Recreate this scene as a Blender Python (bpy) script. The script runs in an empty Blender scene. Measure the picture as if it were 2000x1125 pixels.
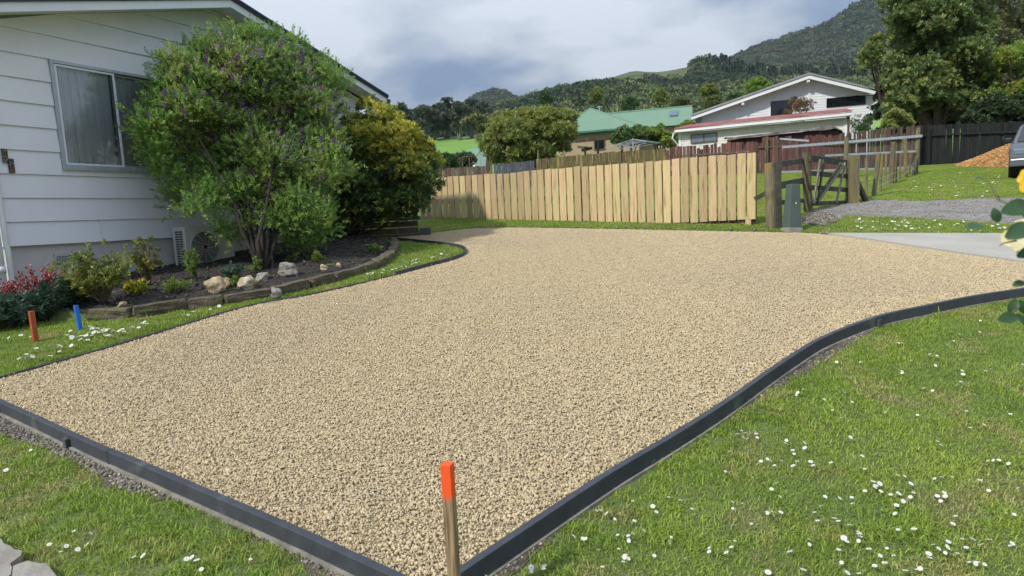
import bpy, math, random
import numpy as np
from mathutils import Vector, Matrix, Euler
random.seed(7); RNG=np.random.default_rng(7)
rad=math.radians
scene=bpy.context.scene
COL=scene.collection
# ---------------------------------------------------------------- camera, sky, sun
FPX=1190.0; EYE=1.5; PITCH=6.5; ROLL=2.75
_p=rad(PITCH); _r=rad(ROLL)
CF=np.array([0,math.cos(_p),-math.sin(_p)]); _R0=np.array([1.,0,0]); _U0=np.array([0,math.sin(_p),math.cos(_p)])
CR=_R0*math.cos(_r)-_U0*math.sin(_r); CU=_U0*math.cos(_r)+_R0*math.sin(_r)
cam=bpy.data.cameras.new('camera'); cam_o=bpy.data.objects.new('camera',cam); COL.objects.link(cam_o)
cam_o.matrix_world=Matrix(((CR[0],CU[0],-CF[0],0),(CR[1],CU[1],-CF[1],0),(CR[2],CU[2],-CF[2],EYE),(0,0,0,1)))
cam.sensor_width=36; cam.lens=36*FPX/2000; cam.clip_start=.05; cam.clip_end=9000
scene.camera=cam_o
cam.dof.use_dof=True; cam.dof.focus_distance=7.5; cam.dof.aperture_fstop=4.5
SUN=Vector((-.55,-.47,.69)).normalized()
world=bpy.data.worlds.new('World'); scene.world=world; world.use_nodes=True
def build_world():
    nt=world.node_tree; N=nt.nodes; L=nt.links; N.clear()
    def nd(t,**k):
        n=N.new(t)
        for a,b in k.items(): setattr(n,a,b)
        return n
    def mth(op,a,b=None,clamp=False):
        m=nd('ShaderNodeMath',operation=op); m.use_clamp=clamp
        for i,v in enumerate((a,b)):
            if v is None: continue
            if isinstance(v,(int,float)): m.inputs[i].default_value=v
            else: L.new(v,m.inputs[i])
        return m.outputs[0]
    out=nd('ShaderNodeOutputWorld'); sky=nd('ShaderNodeTexSky',sky_type='NISHITA'); sky.sun_disc=False
    sky.sun_elevation=math.asin(SUN.z); sky.sun_rotation=math.atan2(SUN.x,SUN.y); sky.air_density=1; sky.dust_density=1.5
    b1=nd('ShaderNodeBackground'); b1.inputs[1].default_value=.085; L.new(sky.outputs[0],b1.inputs[0])
    tc=nd('ShaderNodeTexCoord'); sp=nd('ShaderNodeSeparateXYZ'); L.new(tc.outputs['Generated'],sp.inputs[0])
    z=mth('MAXIMUM',sp.outputs[2],0.0); zz=mth('ADD',z,.22)
    px=mth('DIVIDE',sp.outputs[0],zz); py=mth('DIVIDE',sp.outputs[1],zz)
    cb=nd('ShaderNodeCombineXYZ'); L.new(px,cb.inputs[0]); L.new(py,cb.inputs[1]); cb.inputs[2].default_value=3.1
    n1=nd('ShaderNodeTexNoise'); n1.inputs['Scale'].default_value=.9; n1.inputs['Detail'].default_value=7; n1.inputs['Roughness'].default_value=.48; n1.inputs['Distortion'].default_value=.25
    L.new(cb.outputs[0],n1.inputs[0])
    n2=nd('ShaderNodeTexNoise'); n2.inputs['Scale'].default_value=2.6; n2.inputs['Detail'].default_value=8; n2.inputs['Roughness'].default_value=.5
    cb2=nd('ShaderNodeCombineXYZ'); L.new(px,cb2.inputs[0]); L.new(py,cb2.inputs[1]); cb2.inputs[2].default_value=7.7
    L.new(cb2.outputs[0],n2.inputs[0])
    def blob(az,el,wa,we):   # a soft patch of cloud round a direction (azimuth from +Y, elevation, degrees)
        ax=mth('ARCTAN2',sp.outputs[0],sp.outputs[1]); da=mth('DIVIDE',mth('SUBTRACT',ax,rad(az)),rad(wa))
        de=mth('DIVIDE',mth('SUBTRACT',mth('ARCSINE',sp.outputs[2]),rad(el)),rad(we))
        return mth('EXPONENT',mth('MULTIPLY',mth('ADD',mth('MULTIPLY',da,da),mth('MULTIPLY',de,de)),-1.0))
    br=mth('ADD',mth('ADD',mth('MULTIPLY',n1.outputs[0],2.0),mth('MULTIPLY',n2.outputs[0],1.05)),-.87)
    for az,el,wa,we,s in SKYBLOBS: br=mth('ADD',br,mth('MULTIPLY',blob(az,el,wa,we),s))
    rp=nd('ShaderNodeValToRGB'); L.new(br,rp.inputs[0]); e=rp.color_ramp.elements
    e[0].position=.42; e[0].color=(.22,.31,.48,1); e[1].position=.88; e[1].color=(.70,.75,.84,1)
    for p,c in ((.55,(.33,.41,.55,1)),(.64,(.43,.50,.62,1)),(.74,(.56,.62,.71,1))):
        k=e.new(p); k.color=c
    b2=nd('ShaderNodeBackground'); L.new(mth('MULTIPLY',mth('ADD',mth('MULTIPLY',z,2.4),1.0),CLOUD_STRENGTH/1.52),b2.inputs[1]); L.new(rp.outputs[0],b2.inputs[0])
    mx=nd('ShaderNodeMixShader'); mx.inputs[0].default_value=.93
    L.new(b1.outputs[0],mx.inputs[1]); L.new(b2.outputs[0],mx.inputs[2]); L.new(mx.outputs[0],out.inputs[0])
CLOUD_STRENGTH=.80
# direction (azimuth, elevation), widths, brightening or darkening of the cloud there
SKYBLOBS=[(-4,13,7,3.0,-.30),(8,12,7,5,.10),(13,20,9,5,.08),(31,21,12,6,-.20),(-10,24,10,5,-.02),(24,15,9,4,.05),(-12,9,5,4,.03)]
build_world()
sun=bpy.data.lights.new('sun','SUN'); sun.energy=2.8; sun.angle=rad(2.5); sun.color=(1,.95,.86)
sun_o=bpy.data.objects.new('sun',sun); COL.objects.link(sun_o); sun_o.rotation_euler=SUN.to_track_quat('Z','Y').to_euler(); sun_o.location=(-20,-20,30)
vs=scene.view_settings; vs.view_transform='Standard'; vs.look='None'; vs.exposure=.34; vs.gamma=1; vs.use_curve_mapping=False
scene.render.engine='CYCLES'; scene.cycles.max_bounces=5; scene.cycles.transparent_max_bounces=12
scene.render.resolution_x=1024; scene.render.resolution_y=576

# ---------------------------------------------------------------- places measured on the photograph, as points of the world
def ray(x,y): return CF+CR*((x-1000)/FPX)+CU*((562.5-y)/FPX)
O=np.array([0,0,EYE])
SL=.118; Y0=2.3
def G(x,y,dz=0.0):                # point of the sloping ground (raised dz) seen at a photo position
    d=ray(x,y); t=(SL*(-Y0)+dz-EYE)/(d[2]-SL*d[1]); return O+d*t
def D(x,y,Y): d=ray(x,y); return O+d*(Y/d[1])     # point Y metres ahead
def poly(pts,dz): return np.array([G(a,b,dz)[:2] for a,b in pts])
def S(t): t=np.clip(t,0,1); return t*t*(3-2*t)
GR=.07     # gravel surface over the lawn's plane
def pip(P,poly):
    x=P[:,0]; y=P[:,1]; ins=np.zeros(len(P),bool); n=len(poly)
    for i in range(n):
        x1,y1=poly[i]; x2,y2=poly[(i+1)%n]
        c=((y1>y)!=(y2>y)); 
        if y1==y2: continue
        ins^=c&(x<(x2-x1)*(y-y1)/(y2-y1)+x1)
    return ins
def pdist(P,line,closed=False):
    P=np.asarray(P,float); d=np.full(len(P),1e9); n=len(line)
    for i in range(n if closed else n-1):
        a=np.array(line[i]); b=np.array(line[(i+1)%n]); ab=b-a; L2=max(ab@ab,1e-9)
        t=np.clip(((P-a)@ab)/L2,0,1); q=a+t[:,None]*ab
        d=np.minimum(d,np.hypot(P[:,0]-q[:,0],P[:,1]-q[:,1]))
    return d
def smooth_line(pts,n=6):
    pts=[np.array(p,float) for p in pts]; out=[]
    for i in range(len(pts)-1):
        p0=pts[max(i-1,0)];p1=pts[i];p2=pts[i+1];p3=pts[min(i+2,len(pts)-1)]
        for k in range(n):
            t=k/n; out.append(.5*((2*p1)+(-p0+p2)*t+(2*p0-5*p1+4*p2-p3)*t*t+(-p0+3*p1-3*p2+p3)*t**3))
    out.append(pts[-1]); return np.array(out)
LEFTB=poly([(841,1156),(600,1046),(210,880),(0,785),(-63,758)],GR)
LEFTE=smooth_line(poly([(-63,758),(0,740),(240,672),(480,600),(600,578),(740,546),(840,520),(885,508),(905,499),(909,491),(898,484),(862,478),(775,470)],GR),4)
FARE=poly([(760,466),(790,461),(840,456),(880,451),(930,446),(1000,445),(1100,446),(1300,450),(1450,453),(1560,455),(1600,457)],GR)
CONCE=smooth_line(poly([(1600,457),(1700,470),(1800,485),(1900,500),(2000,514),(2140,536)],GR),3)
RIGHTE=smooth_line(poly([(2140,546),(2060,557),(2000,567),(1900,582),(1800,603),(1720,620),(1660,640),(1600,666),(1560,690),(1500,730),(1400,800),(1300,862),(1195,924),(1040,1025),(900,1118),(841,1156)],GR),3)
GRAVEL=np.vstack([LEFTB,LEFTE[1:],FARE,CONCE[1:],RIGHTE])
CONC=np.vstack([poly([(1600,458),(1990,459),(2400,462),(2400,560),(2140,540)],GR),CONCE[::-1]])
# outlines of beds, track and paving
STONEL=smooth_line(poly([(176,626),(265,621),(350,606),(427,597),(494,586),(557,574),(632,556),(700,536),(745,519),(768,498),(772,480)],.085),3)
BED=np.vstack([STONEL,poly([(700,470),(640,472)],.085),np.array([(-4.0,11.6),(-6.15,7.47),(-6.9,7.1)])])
TRACK=poly([(1572,440),(1568,424),(1592,410),(1660,397),(1710,391),(1800,394),(1900,389),(2100,385),(2400,400),(2400,450),(2000,441),(1900,433),(1800,427),(1700,424),(1650,421),(1625,436)],.08)
KERB=poly([(-260,930),(0,1056),(28,1078),(105,1132),(160,1190),(120,1400),(-500,1400)],0)
RUB_L=poly([(-40,782),(-60,830),(0,850),(60,868),(150,905),(240,960),(330,975),(450,1020),(560,1080),(640,1135),(770,1180),(841,1156),(600,1090)],0)
RUB_R=poly([(1715,622),(1700,650),(1620,700),(1580,725),(1480,780),(1440,800),(1330,868),(1240,930),(1120,1010),(1050,1080),(960,1160),(880,1160),(1195,950),(1400,820),(1560,705),(1650,650)],0)
def ground_z(P):
    P=np.atleast_2d(P); x=P[:,0]; y=P[:,1]
    z=np.where(y<26,SL*(y-Y0),SL*(26-Y0)+.105*(y-26)); z=np.where(y<-3,SL*(-3-Y0)+.02*(y+3),z)
    z=z-.6*S((8-x)/12)*S((y-17)/10)
    near=(np.abs(x)<14)&(y<20)&(y>2)
    dd=np.zeros(len(P)); 
    if near.any():
        Q=P[near][:,:2]; d=pdist(Q,GRAVEL,True); ins=pip(Q,GRAVEL); d=np.where(ins,-d,d); dd[near]=d
    dd[~near]=5
    w=S((y-4.9-.21*(x+4.5))/.4)
    z=z+.085*w*S((dd+.02)/.10)*(y>2)
    b=np.zeros(len(P)); 
    bm=(x<0)&(x>-9)&(y>5)&(y<14)
    if bm.any():
        Q=P[bm][:,:2]; ib=pip(Q,BED); db=pdist(Q,STONEL); b[bm]=np.where(ib,.09*S((db-.02)/.15)+.05*S(db/.9),0)
    z=z+b
    return z
def gz(x,y): return float(ground_z(np.array([[x,y]]))[0])
def onto(px,py,dz=.085):          # ground point under a photo position, on the real ground
    p=G(px,py,dz)
    for _ in range(4):
        z=gz(p[0],p[1]); off=z-(SL*(p[1]-Y0)); p=G(px,py,off) if p[1]<25.9 else p
    return np.array([p[0],p[1],gz(p[0],p[1])])

# ---------------------------------------------------------------- materials
def newmat(name):
    m=bpy.data.materials.new(name); m.use_nodes=True; nt=m.node_tree
    return m,nt,nt.nodes,nt.links,nt.nodes['Principled BSDF']
def mat(name,c,c2=None,scale=6,rough=.7,bump=0,bscale=None,stretch=(1,1,1),island=0.0,obj_rand=0.0,metal=0,spec=.4,c3=None,s3=1.5,f3=.5,detail=5,coord='Object',trans=0,lo=.35,hi=.65,bdist=.02,sharp3=.1):
    m,nt,N,L,B=newmat(name)
    tc=N.new('ShaderNodeTexCoord'); mp=N.new('ShaderNodeMapping'); mp.inputs['Scale'].default_value=stretch
    if coord=='World':
        g=N.new('ShaderNodeNewGeometry'); L.new(g.outputs['Position'],mp.inputs[0])
    else: L.new(tc.outputs[coord],mp.inputs[0])
    c2=c2 or tuple(v*.8 for v in c)
    if obj_rand:
        oi=N.new('ShaderNodeObjectInfo'); ad=N.new('ShaderNodeVectorMath'); ad.operation='ADD'
        sc=N.new('ShaderNodeVectorMath'); sc.operation='SCALE'; cbx=N.new('ShaderNodeCombineXYZ')
        for i in range(3): L.new(oi.outputs['Random'],cbx.inputs[i])
        L.new(cbx.outputs[0],sc.inputs[0]); sc.inputs['Scale'].default_value=37
        L.new(mp.outputs[0],ad.inputs[0]); L.new(sc.outputs[0],ad.inputs[1]); vec=ad.outputs[0]
    else: vec=mp.outputs[0]
    n=N.new('ShaderNodeTexNoise'); n.inputs['Scale'].default_value=scale; n.inputs['Detail'].default_value=detail; n.inputs['Roughness'].default_value=.6; L.new(vec,n.inputs[0])
    r=N.new('ShaderNodeMapRange'); r.inputs[1].default_value=lo; r.inputs[2].default_value=hi; L.new(n.outputs[0],r.inputs[0])
    mx=N.new('ShaderNodeMix'); mx.data_type='RGBA'; mx.inputs[6].default_value=(*c,1); mx.inputs[7].default_value=(*c2,1); L.new(r.outputs[0],mx.inputs[0])
    col=mx.outputs[2]
    if c3:
        n3=N.new('ShaderNodeTexNoise'); n3.inputs['Scale'].default_value=s3; n3.inputs['Detail'].default_value=4; L.new(vec,n3.inputs[0])
        r3=N.new('ShaderNodeMapRange'); r3.inputs[1].default_value=f3; r3.inputs[2].default_value=f3+sharp3; L.new(n3.outputs[0],r3.inputs[0])
        m3=N.new('ShaderNodeMix'); m3.data_type='RGBA'; m3.inputs[7].default_value=(*c3,1); L.new(r3.outputs[0],m3.inputs[0]); L.new(col,m3.inputs[6]); col=m3.outputs[2]
    if island or obj_rand:
        if island:
            g=N.new('ShaderNodeNewGeometry'); src=g.outputs['Random Per Island']; amt=island
        else: src=oi.outputs['Random']; amt=obj_rand
        rr=N.new('ShaderNodeMapRange'); rr.inputs[3].default_value=1-amt; rr.inputs[4].default_value=1+amt; L.new(src,rr.inputs[0])
        hs=N.new('ShaderNodeHueSaturation'); L.new(rr.outputs[0],hs.inputs['Value']); L.new(col,hs.inputs['Color'])
        rh=N.new('ShaderNodeMapRange'); rh.inputs[3].default_value=.5-amt*.05; rh.inputs[4].default_value=.5+amt*.05
        fr=N.new('ShaderNodeMath'); fr.operation='FRACT'; mu=N.new('ShaderNodeMath'); mu.operation='MULTIPLY'; mu.inputs[1].default_value=17.3; L.new(src,mu.inputs[0]); L.new(mu.outputs[0],fr.inputs[0]); L.new(fr.outputs[0],rh.inputs[0]); L.new(rh.outputs[0],hs.inputs['Hue'])
        col=hs.outputs[0]
    L.new(col,B.inputs['Base Color']); B.inputs['Roughness'].default_value=rough; B.inputs['Metallic'].default_value=metal; B.inputs['Specular IOR Level'].default_value=spec
    if bump:
        nb=N.new('ShaderNodeTexNoise'); nb.inputs['Scale'].default_value=bscale or scale*3; nb.inputs['Detail'].default_value=6; L.new(vec,nb.inputs[0])
        bp=N.new('ShaderNodeBump'); bp.inputs['Strength'].default_value=bump; bp.inputs['Distance'].default_value=bdist; L.new(nb.outputs[0],bp.inputs['Height']); L.new(bp.outputs[0],B.inputs['Normal'])
    if trans:
        out=[x for x in N if x.type=='OUTPUT_MATERIAL'][0]; t=N.new('ShaderNodeBsdfTranslucent'); L.new(col,t.inputs[0]); ms=N.new('ShaderNodeMixShader'); ms.inputs[0].default_value=trans
        L.new(B.outputs[0],ms.inputs[1]); L.new(t.outputs[0],ms.inputs[2]); L.new(ms.outputs[0],out.inputs[0])
    return m
def leafmat(name,c,c2,isl=.35,rough=.5,trans=.25,scale=1.2,spec=.4,c3=None,s3=.6,f3=.52,coord='World'):
    return mat(name,c,c2,scale=scale,rough=rough,island=isl,trans=trans,coord=coord,spec=spec,c3=c3,s3=s3,f3=f3,detail=2)
M={}
M['white']=mat('white_paint',(.79,.80,.86),(.75,.76,.82),2,.55,c3=(.70,.71,.76),s3=.8,f3=.58,sharp3=.3)
M['foundation']=mat('painted_concrete',(.55,.535,.53),(.48,.47,.465),3,.8,.15,60)
M['fascia']=mat('fascia_paint',(.72,.78,.86),(.68,.74,.82),3,.5)
M['soffit']=mat('soffit_paint',(.74,.75,.77),(.70,.71,.73),2,.7)
M['navy']=mat('dark_blue_metal',(.03,.045,.09),(.02,.035,.07),4,.4,metal=.0)
M['roof_dark']=mat('dark_roof_metal',(.035,.045,.08),None,3,.45)
M['alu']=mat('aluminium',(.45,.48,.52),(.38,.41,.45),8,.4,metal=.3)
M['curtain']=mat('net_curtain',(.90,.91,.94),(.84,.85,.90),5,.9,trans=.0)
M['dark']=mat('dark_void',(.012,.013,.015),None,4,.8)
M['vent']=mat('vent_paint',(.50,.50,.50),None,8,.6)
M['pvc']=mat('pvc_white',(.78,.80,.80),(.70,.72,.72),4,.45)
M['ac']=mat('ac_cream',(.62,.62,.56),(.55,.55,.50),5,.5)
M['ac_dark']=mat('ac_dark',(.03,.035,.04),None,6,.5)
M['black']=mat('black_plastic',(.012,.012,.013),None,9,.5)
M['paling']=mat('new_pine',(.58,.44,.25),(.48,.35,.18),3.0,.75,.25,18,stretch=(9,9,.8),obj_rand=.24,c3=(.33,.20,.10),s3=1.8,f3=.58,sharp3=.12,bdist=.004)
M['pine_rail']=mat('pine_rail',(.36,.27,.14),(.26,.19,.10),3,.8,stretch=(3,3,3))
M['old_timber']=mat('old_brown_timber',(.15,.105,.085),(.075,.052,.045),4,.9,.4,14,stretch=(6,6,.8),obj_rand=.35,c3=(.24,.21,.10),s3=1.2,f3=.58)
M['moss_timber']=mat('mossy_timber',(.16,.13,.055),(.09,.07,.035),5,.9,.4,14,stretch=(3,3,1),obj_rand=.2,c3=(.24,.21,.06),s3=1.1,f3=.55)
M['red_timber']=mat('red_brown_boards',(.17,.085,.07),(.10,.05,.045),4,.9,.4,14,stretch=(6,6,.8),obj_rand=.35,c3=(.36,.26,.24),s3=1.6,f3=.62)
M['grey_timber']=mat('blue_grey_timber',(.085,.095,.115),(.06,.065,.08),4,.85,.3,14,stretch=(6,6,.8),obj_rand=.15)
M['black_timber']=mat('black_timber',(.020,.024,.022),(.012,.014,.014),4,.85,.3,14,stretch=(6,6,.8),obj_rand=.35,c3=(.045,.045,.035),s3=1.5,f3=.6)
M['post']=mat('weathered_post',(.22,.19,.12),(.12,.105,.065),5,.9,.6,16,stretch=(5,5,.7),obj_rand=.25,c3=(.26,.17,.05),s3=2.2,f3=.55)
M['gate']=mat('gate_timber',(.075,.08,.06),(.045,.047,.036),6,.9,.5,20,stretch=(2,2,2),c3=(.15,.15,.10),s3=3,f3=.58)
M['gate_pale']=mat('gate_pale_timber',(.30,.27,.20),(.18,.16,.115),6,.9,.4,20,stretch=(6,6,1))
M['steel']=mat('grey_steel',(.42,.45,.49),(.34,.37,.41),5,.45,metal=.2)
M['edge']=mat('charcoal_board',(.058,.064,.078),(.042,.047,.058),9,.62,.35,60,c3=(.10,.105,.11),s3=3.5,f3=.60,coord='World',bdist=.003)
M['edge_low']=mat('pale_board_foot',(.33,.31,.26),(.2,.19,.16),9,.8,.3,40,coord='World')
M['pillar']=mat('pillar_green',(.085,.115,.105),(.07,.095,.088),4,.55)
M['conc']=mat('concrete',(.42,.395,.345),(.36,.34,.295),1.5,.85,.15,90,coord='World',c3=(.335,.315,.275),s3=.6,f3=.6,sharp3=.2)
M['conc_old']=mat('old_concrete',(.33,.305,.26),(.23,.21,.18),5,.9,.6,30,coord='World',c3=(.2,.19,.16),s3=6,f3=.62)
M['track']=mat('grey_gravel_track',(.34,.32,.295),(.24,.225,.205),3,.95,1,40,coord='World',c3=(.35,.34,.33),s3=1.4,f3=.55,bdist=.05)
M['soil']=mat('dark_soil',(.055,.048,.042),(.030,.026,.023),9,.95,1,30,coord='World',bdist=.06)
M['rubble_soil']=mat('grey_brown_soil',(.15,.125,.10),(.085,.07,.055),12,.95,1,50,coord='World',bdist=.03)
M['lawn']=mat('lawn_soil',(.16,.20,.06),(.11,.15,.045),8,.95,1,60,coord='World',c3=(.20,.155,.08),s3=1.3,f3=.63,bdist=.03)
M['gravel_base']=mat('gravel_bed',(.54,.44,.28),(.42,.34,.21),70,.9,1,160,coord='World',bdist=.02,detail=3)
M['stone']=mat('limestone_chip',(.585,.475,.30),(.51,.41,.25),40,.8,island=.15,coord='World',c3=(.50,.405,.265),s3=.45,f3=.46,sharp3=.25)
M['grey_stone']=mat('grey_rubble',(.25,.225,.19),(.16,.14,.115),25,.9,island=.35,coord='World')
M['edging_stone']=mat('mossy_stone',(.17,.135,.095),(.085,.07,.05),9,.9,.8,35,obj_rand=.2,c3=(.10,.10,.045),s3=5,f3=.52,bdist=.03)
M['rock_tan']=mat('tan_rock',(.50,.40,.25),(.34,.25,.15),9,.85,.8,25,obj_rand=.15,c3=(.55,.50,.38),s3=5,f3=.55,bdist=.03)
M['rock_grey']=mat('grey_rock',(.33,.31,.27),(.22,.2,.17),9,.85,.8,25,obj_rand=.15,bdist=.03)
M['mulch']=mat('wood_chip',(.60,.36,.15),(.42,.23,.09),12,.9,island=.35,coord='World')
M['orange']=None
M['stake_blue']=mat('blue_paint',(.02,.17,.62),(.02,.14,.5),9,.55)
M['stake_red']=mat('rust_paint',(.42,.10,.04),(.30,.065,.025),9,.7)
M['green_roof']=mat('green_metal_roof',(.16,.275,.18),(.145,.25,.165),1.5,.5)
M['green_gutter']=mat('dark_green_gutter',(.07,.20,.15),None,3,.5)
M['brick_wall']=mat('buff_brick',(.46,.37,.23),(.36,.28,.17),12,.9,.3,40)
M['w2']=mat('white_cladding',(.78,.79,.82),(.74,.75,.78),2,.6)
M['w2fascia']=mat('white_trim',(.82,.84,.86),(.78,.80,.82),2,.5)
M['grey_roof']=mat('grey_roof',(.30,.32,.34),None,2,.5)
M['red_roof']=mat('red_roof',(.30,.085,.075),(.24,.065,.06),3,.6,c3=(.36,.14,.12),s3=1,f3=.5)
M['w3']=mat('old_white_cladding',(.74,.73,.68),(.66,.65,.59),3,.7,c3=(.55,.54,.48),s3=1,f3=.58)
M['solar']=mat('solar_panel',(.02,.03,.06),None,3,.15,spec=.8)
M['car_paint']=mat('car_silver_grey',(.17,.19,.21),(.15,.17,.19),3,.25,metal=.5)
M['tyre']=mat('tyre_rubber',(.015,.015,.016),(.03,.03,.03),6,.9)
M['glass_dark']=mat('dark_glass',(.012,.015,.02),None,3,.08,spec=.8)
M['glass_sky']=mat('sky_glass',(.10,.14,.18),(.16,.2,.25),2,.1,spec=1)
M['bark']=mat('bark',(.13,.10,.075),(.07,.055,.042),10,.95,.5,40,coord='World')
M['bark_dark']=mat('dark_bark',(.055,.045,.037),(.03,.025,.02),10,.95,.4,40,coord='World')
M['bark_pale']=mat('pale_bark',(.25,.22,.19),(.14,.12,.10),3,.95,coord='World')
M['stem_green']=mat('green_stem',(.10,.13,.045),(.14,.1,.05),10,.7)
def glass_mat():
    m,nt,N,L,B=newmat('window_glass'); out=[x for x in N if x.type=='OUTPUT_MATERIAL'][0]; N.remove(B)
    g=N.new('ShaderNodeBsdfGlossy'); g.inputs['Roughness'].default_value=.02; g.inputs[0].default_value=(.9,.95,1,1)
    t=N.new('ShaderNodeBsdfTransparent'); t.inputs[0].default_value=(.93,.95,.97,1); fr=N.new('ShaderNodeFresnel'); fr.inputs[0].default_value=1.9
    ms=N.new('ShaderNodeMixShader'); L.new(fr.outputs[0],ms.inputs[0]); L.new(t.outputs[0],ms.inputs[1]); L.new(g.outputs[0],ms.inputs[2]); L.new(ms.outputs[0],out.inputs[0]); return m
M['glass']=glass_mat()
def stake_mat():     # orange sprayed tip over bare weathered wood, ragged lower edge
    m,nt,N,L,B=newmat('orange_tipped_wood')
    tc=N.new('ShaderNodeTexCoord'); sp=N.new('ShaderNodeSeparateXYZ'); L.new(tc.outputs['Object'],sp.inputs[0])
    n=N.new('ShaderNodeTexNoise'); n.inputs['Scale'].default_value=60; L.new(tc.outputs['Object'],n.inputs[0])
    mu=N.new('ShaderNodeMath'); mu.operation='MULTIPLY_ADD'; mu.inputs[1].default_value=.05; L.new(n.outputs[0],mu.inputs[0]); L.new(sp.outputs[2],mu.inputs[2])
    r=N.new('ShaderNodeMapRange'); r.inputs[1].default_value=STAKE_H-.115; r.inputs[2].default_value=STAKE_H-.085; L.new(mu.outputs[0],r.inputs[0])
    mp=N.new('ShaderNodeMapping'); mp.inputs['Scale'].default_value=(60,60,3); L.new(tc.outputs['Object'],mp.inputs[0])
    w=N.new('ShaderNodeTexNoise'); w.inputs['Scale'].default_value=2; w.inputs['Detail'].default_value=6; L.new(mp.outputs[0],w.inputs[0])
    cr=N.new('ShaderNodeValToRGB'); cr.color_ramp.elements[0].color=(.14,.085,.045,1); cr.color_ramp.elements[0].position=.35; cr.color_ramp.elements[1].color=(.42,.30,.17,1); cr.color_ramp.elements[1].position=.65; L.new(w.outputs[0],cr.inputs[0])
    mx=N.new('ShaderNodeMix'); mx.data_type='RGBA'; mx.inputs[7].default_value=(.90,.10,.015,1); L.new(r.outputs[0],mx.inputs[0]); L.new(cr.outputs[0],mx.inputs[6]); L.new(mx.outputs[2],B.inputs['Base Color']); B.inputs['Roughness'].default_value=.7
    return m
STAKE_H=.62; M['orange']=stake_mat()

# ---------------------------------------------------------------- object helpers
def tag(o,label=None,cat=None,group=None,kind=None):
    if label: o['label']=label
    if cat: o['category']=cat
    if group: o['group']=group
    if kind: o['kind']=kind
    return o
def thing(name,label,cat,loc=(0,0,0),rz=0,group=None):
    o=bpy.data.objects.new(name,None); COL.objects.link(o); o.location=loc; o.rotation_euler=(0,0,rz); o.empty_display_size=.1
    return tag(o,label,cat,group)
def link(name,me,m=None,parent=None,smooth=False):
    if m is not None and len(me.materials)==0: me.materials.append(m)
    o=bpy.data.objects.new(name,me); COL.objects.link(o)
    if parent is not None: o.parent=parent
    if smooth: me.polygons.foreach_set('use_smooth',[True]*len(me.polygons))
    return o
def npmesh(name,V,F):        # F: (n,k) int array
    me=bpy.data.meshes.new(name); V=np.asarray(V,np.float32); F=np.asarray(F,np.int32); n,k=F.shape
    me.vertices.add(len(V)); me.vertices.foreach_set('co',V.ravel()); me.loops.add(n*k); me.loops.foreach_set('vertex_index',F.ravel())
    me.polygons.add(n); me.polygons.foreach_set('loop_start',np.arange(0,n*k,k,dtype=np.int32)); me.polygons.foreach_set('loop_total',np.full(n,k,np.int32))
    me.update(calc_edges=True); me.validate(); return me
class MB:
    def __init__(s): s.v=[]; s.f=[]
    def add(s,V,F):
        b=len(s.v); s.v+= [tuple(map(float,p)) for p in V]; s.f+=[tuple(i+b for i in f) for f in F]; return s
    def box(s,a,b):
        (x0,y0,z0),(x1,y1,z1)=a,b
        return s.add([(x0,y0,z0),(x1,y0,z0),(x1,y1,z0),(x0,y1,z0),(x0,y0,z1),(x1,y0,z1),(x1,y1,z1),(x0,y1,z1)],[(0,3,2,1),(4,5,6,7),(0,1,5,4),(1,2,6,5),(2,3,7,6),(3,0,4,7)])
    def beam(s,p,q,w,h,up=(0,0,1)):     # box bar from p to q
        p=np.array(p,float); q=np.array(q,float); d=q-p; d/=np.linalg.norm(d); u=np.array(up,float)
        if abs(d@u)>.97: u=np.array([0,1.,0])
        a=np.cross(d,u); a/=np.linalg.norm(a); b=np.cross(a,d); V=[]
        for e in (p,q):
            for sx,sy in ((-1,-1),(1,-1),(1,1),(-1,1)): V.append(e+a*sx*w/2+b*sy*h/2)
        return s.add(V,[(0,3,2,1),(4,5,6,7),(0,1,5,4),(1,2,6,5),(2,3,7,6),(3,0,4,7)])
    def prism(s,pts,axis,a,b):          # outline extruded along an axis
        n=len(pts); V=[]
        for e in (a,b):
            for p in pts:
                q=list(p); q.insert(axis,e); V.append(q)
        return s.add(V,[tuple(range(n))[::-1],tuple(range(n,2*n))]+[(i,(i+1)%n,n+(i+1)%n,n+i) for i in range(n)])
    def tube(s,path,r,n=8,cap=True):
        path=[np.array(p,float) for p in path]; V=[]; F=[]
        rr=r if hasattr(r,'__len__') else [r]*len(path)
        a=None
        for i,p in enumerate(path):
            d=path[min(i+1,len(path)-1)]-path[max(i-1,0)]; d=d/max(np.linalg.norm(d),1e-9)
            if a is None:
                a=np.cross(d,[0,0,1.]) if abs(d[2])<.9 else np.cross(d,[1.,0,0])
            a=a-d*(a@d); a/=np.linalg.norm(a); b=np.cross(d,a)
            for k in range(n):
                t=2*math.pi*k/n; V.append(p+(a*math.cos(t)+b*math.sin(t))*rr[i])
        for i in range(len(path)-1):
            for k in range(n): F.append((i*n+k,i*n+(k+1)%n,(i+1)*n+(k+1)%n,(i+1)*n+k))
        if cap: F.append(tuple(range(n))[::-1]); F.append(tuple(range((len(path)-1)*n,len(path)*n)))
        return s.add(V,F)
    def mesh(s,name):
        me=bpy.data.meshes.new(name); me.from_pydata(s.v,[],s.f); me.update(); return me
    def build(s,name,m,parent=None,smooth=False,bevel=0):
        o=link(name,s.mesh(name),m,parent,smooth)
        if bevel:
            b=o.modifiers.new('bevel','BEVEL'); b.width=bevel; b.segments=2; b.limit_method='ANGLE'
        return o
def box(name,a,b,m,parent=None,bevel=0): return MB().box(a,b).build(name,m,parent,bevel=bevel)
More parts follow.
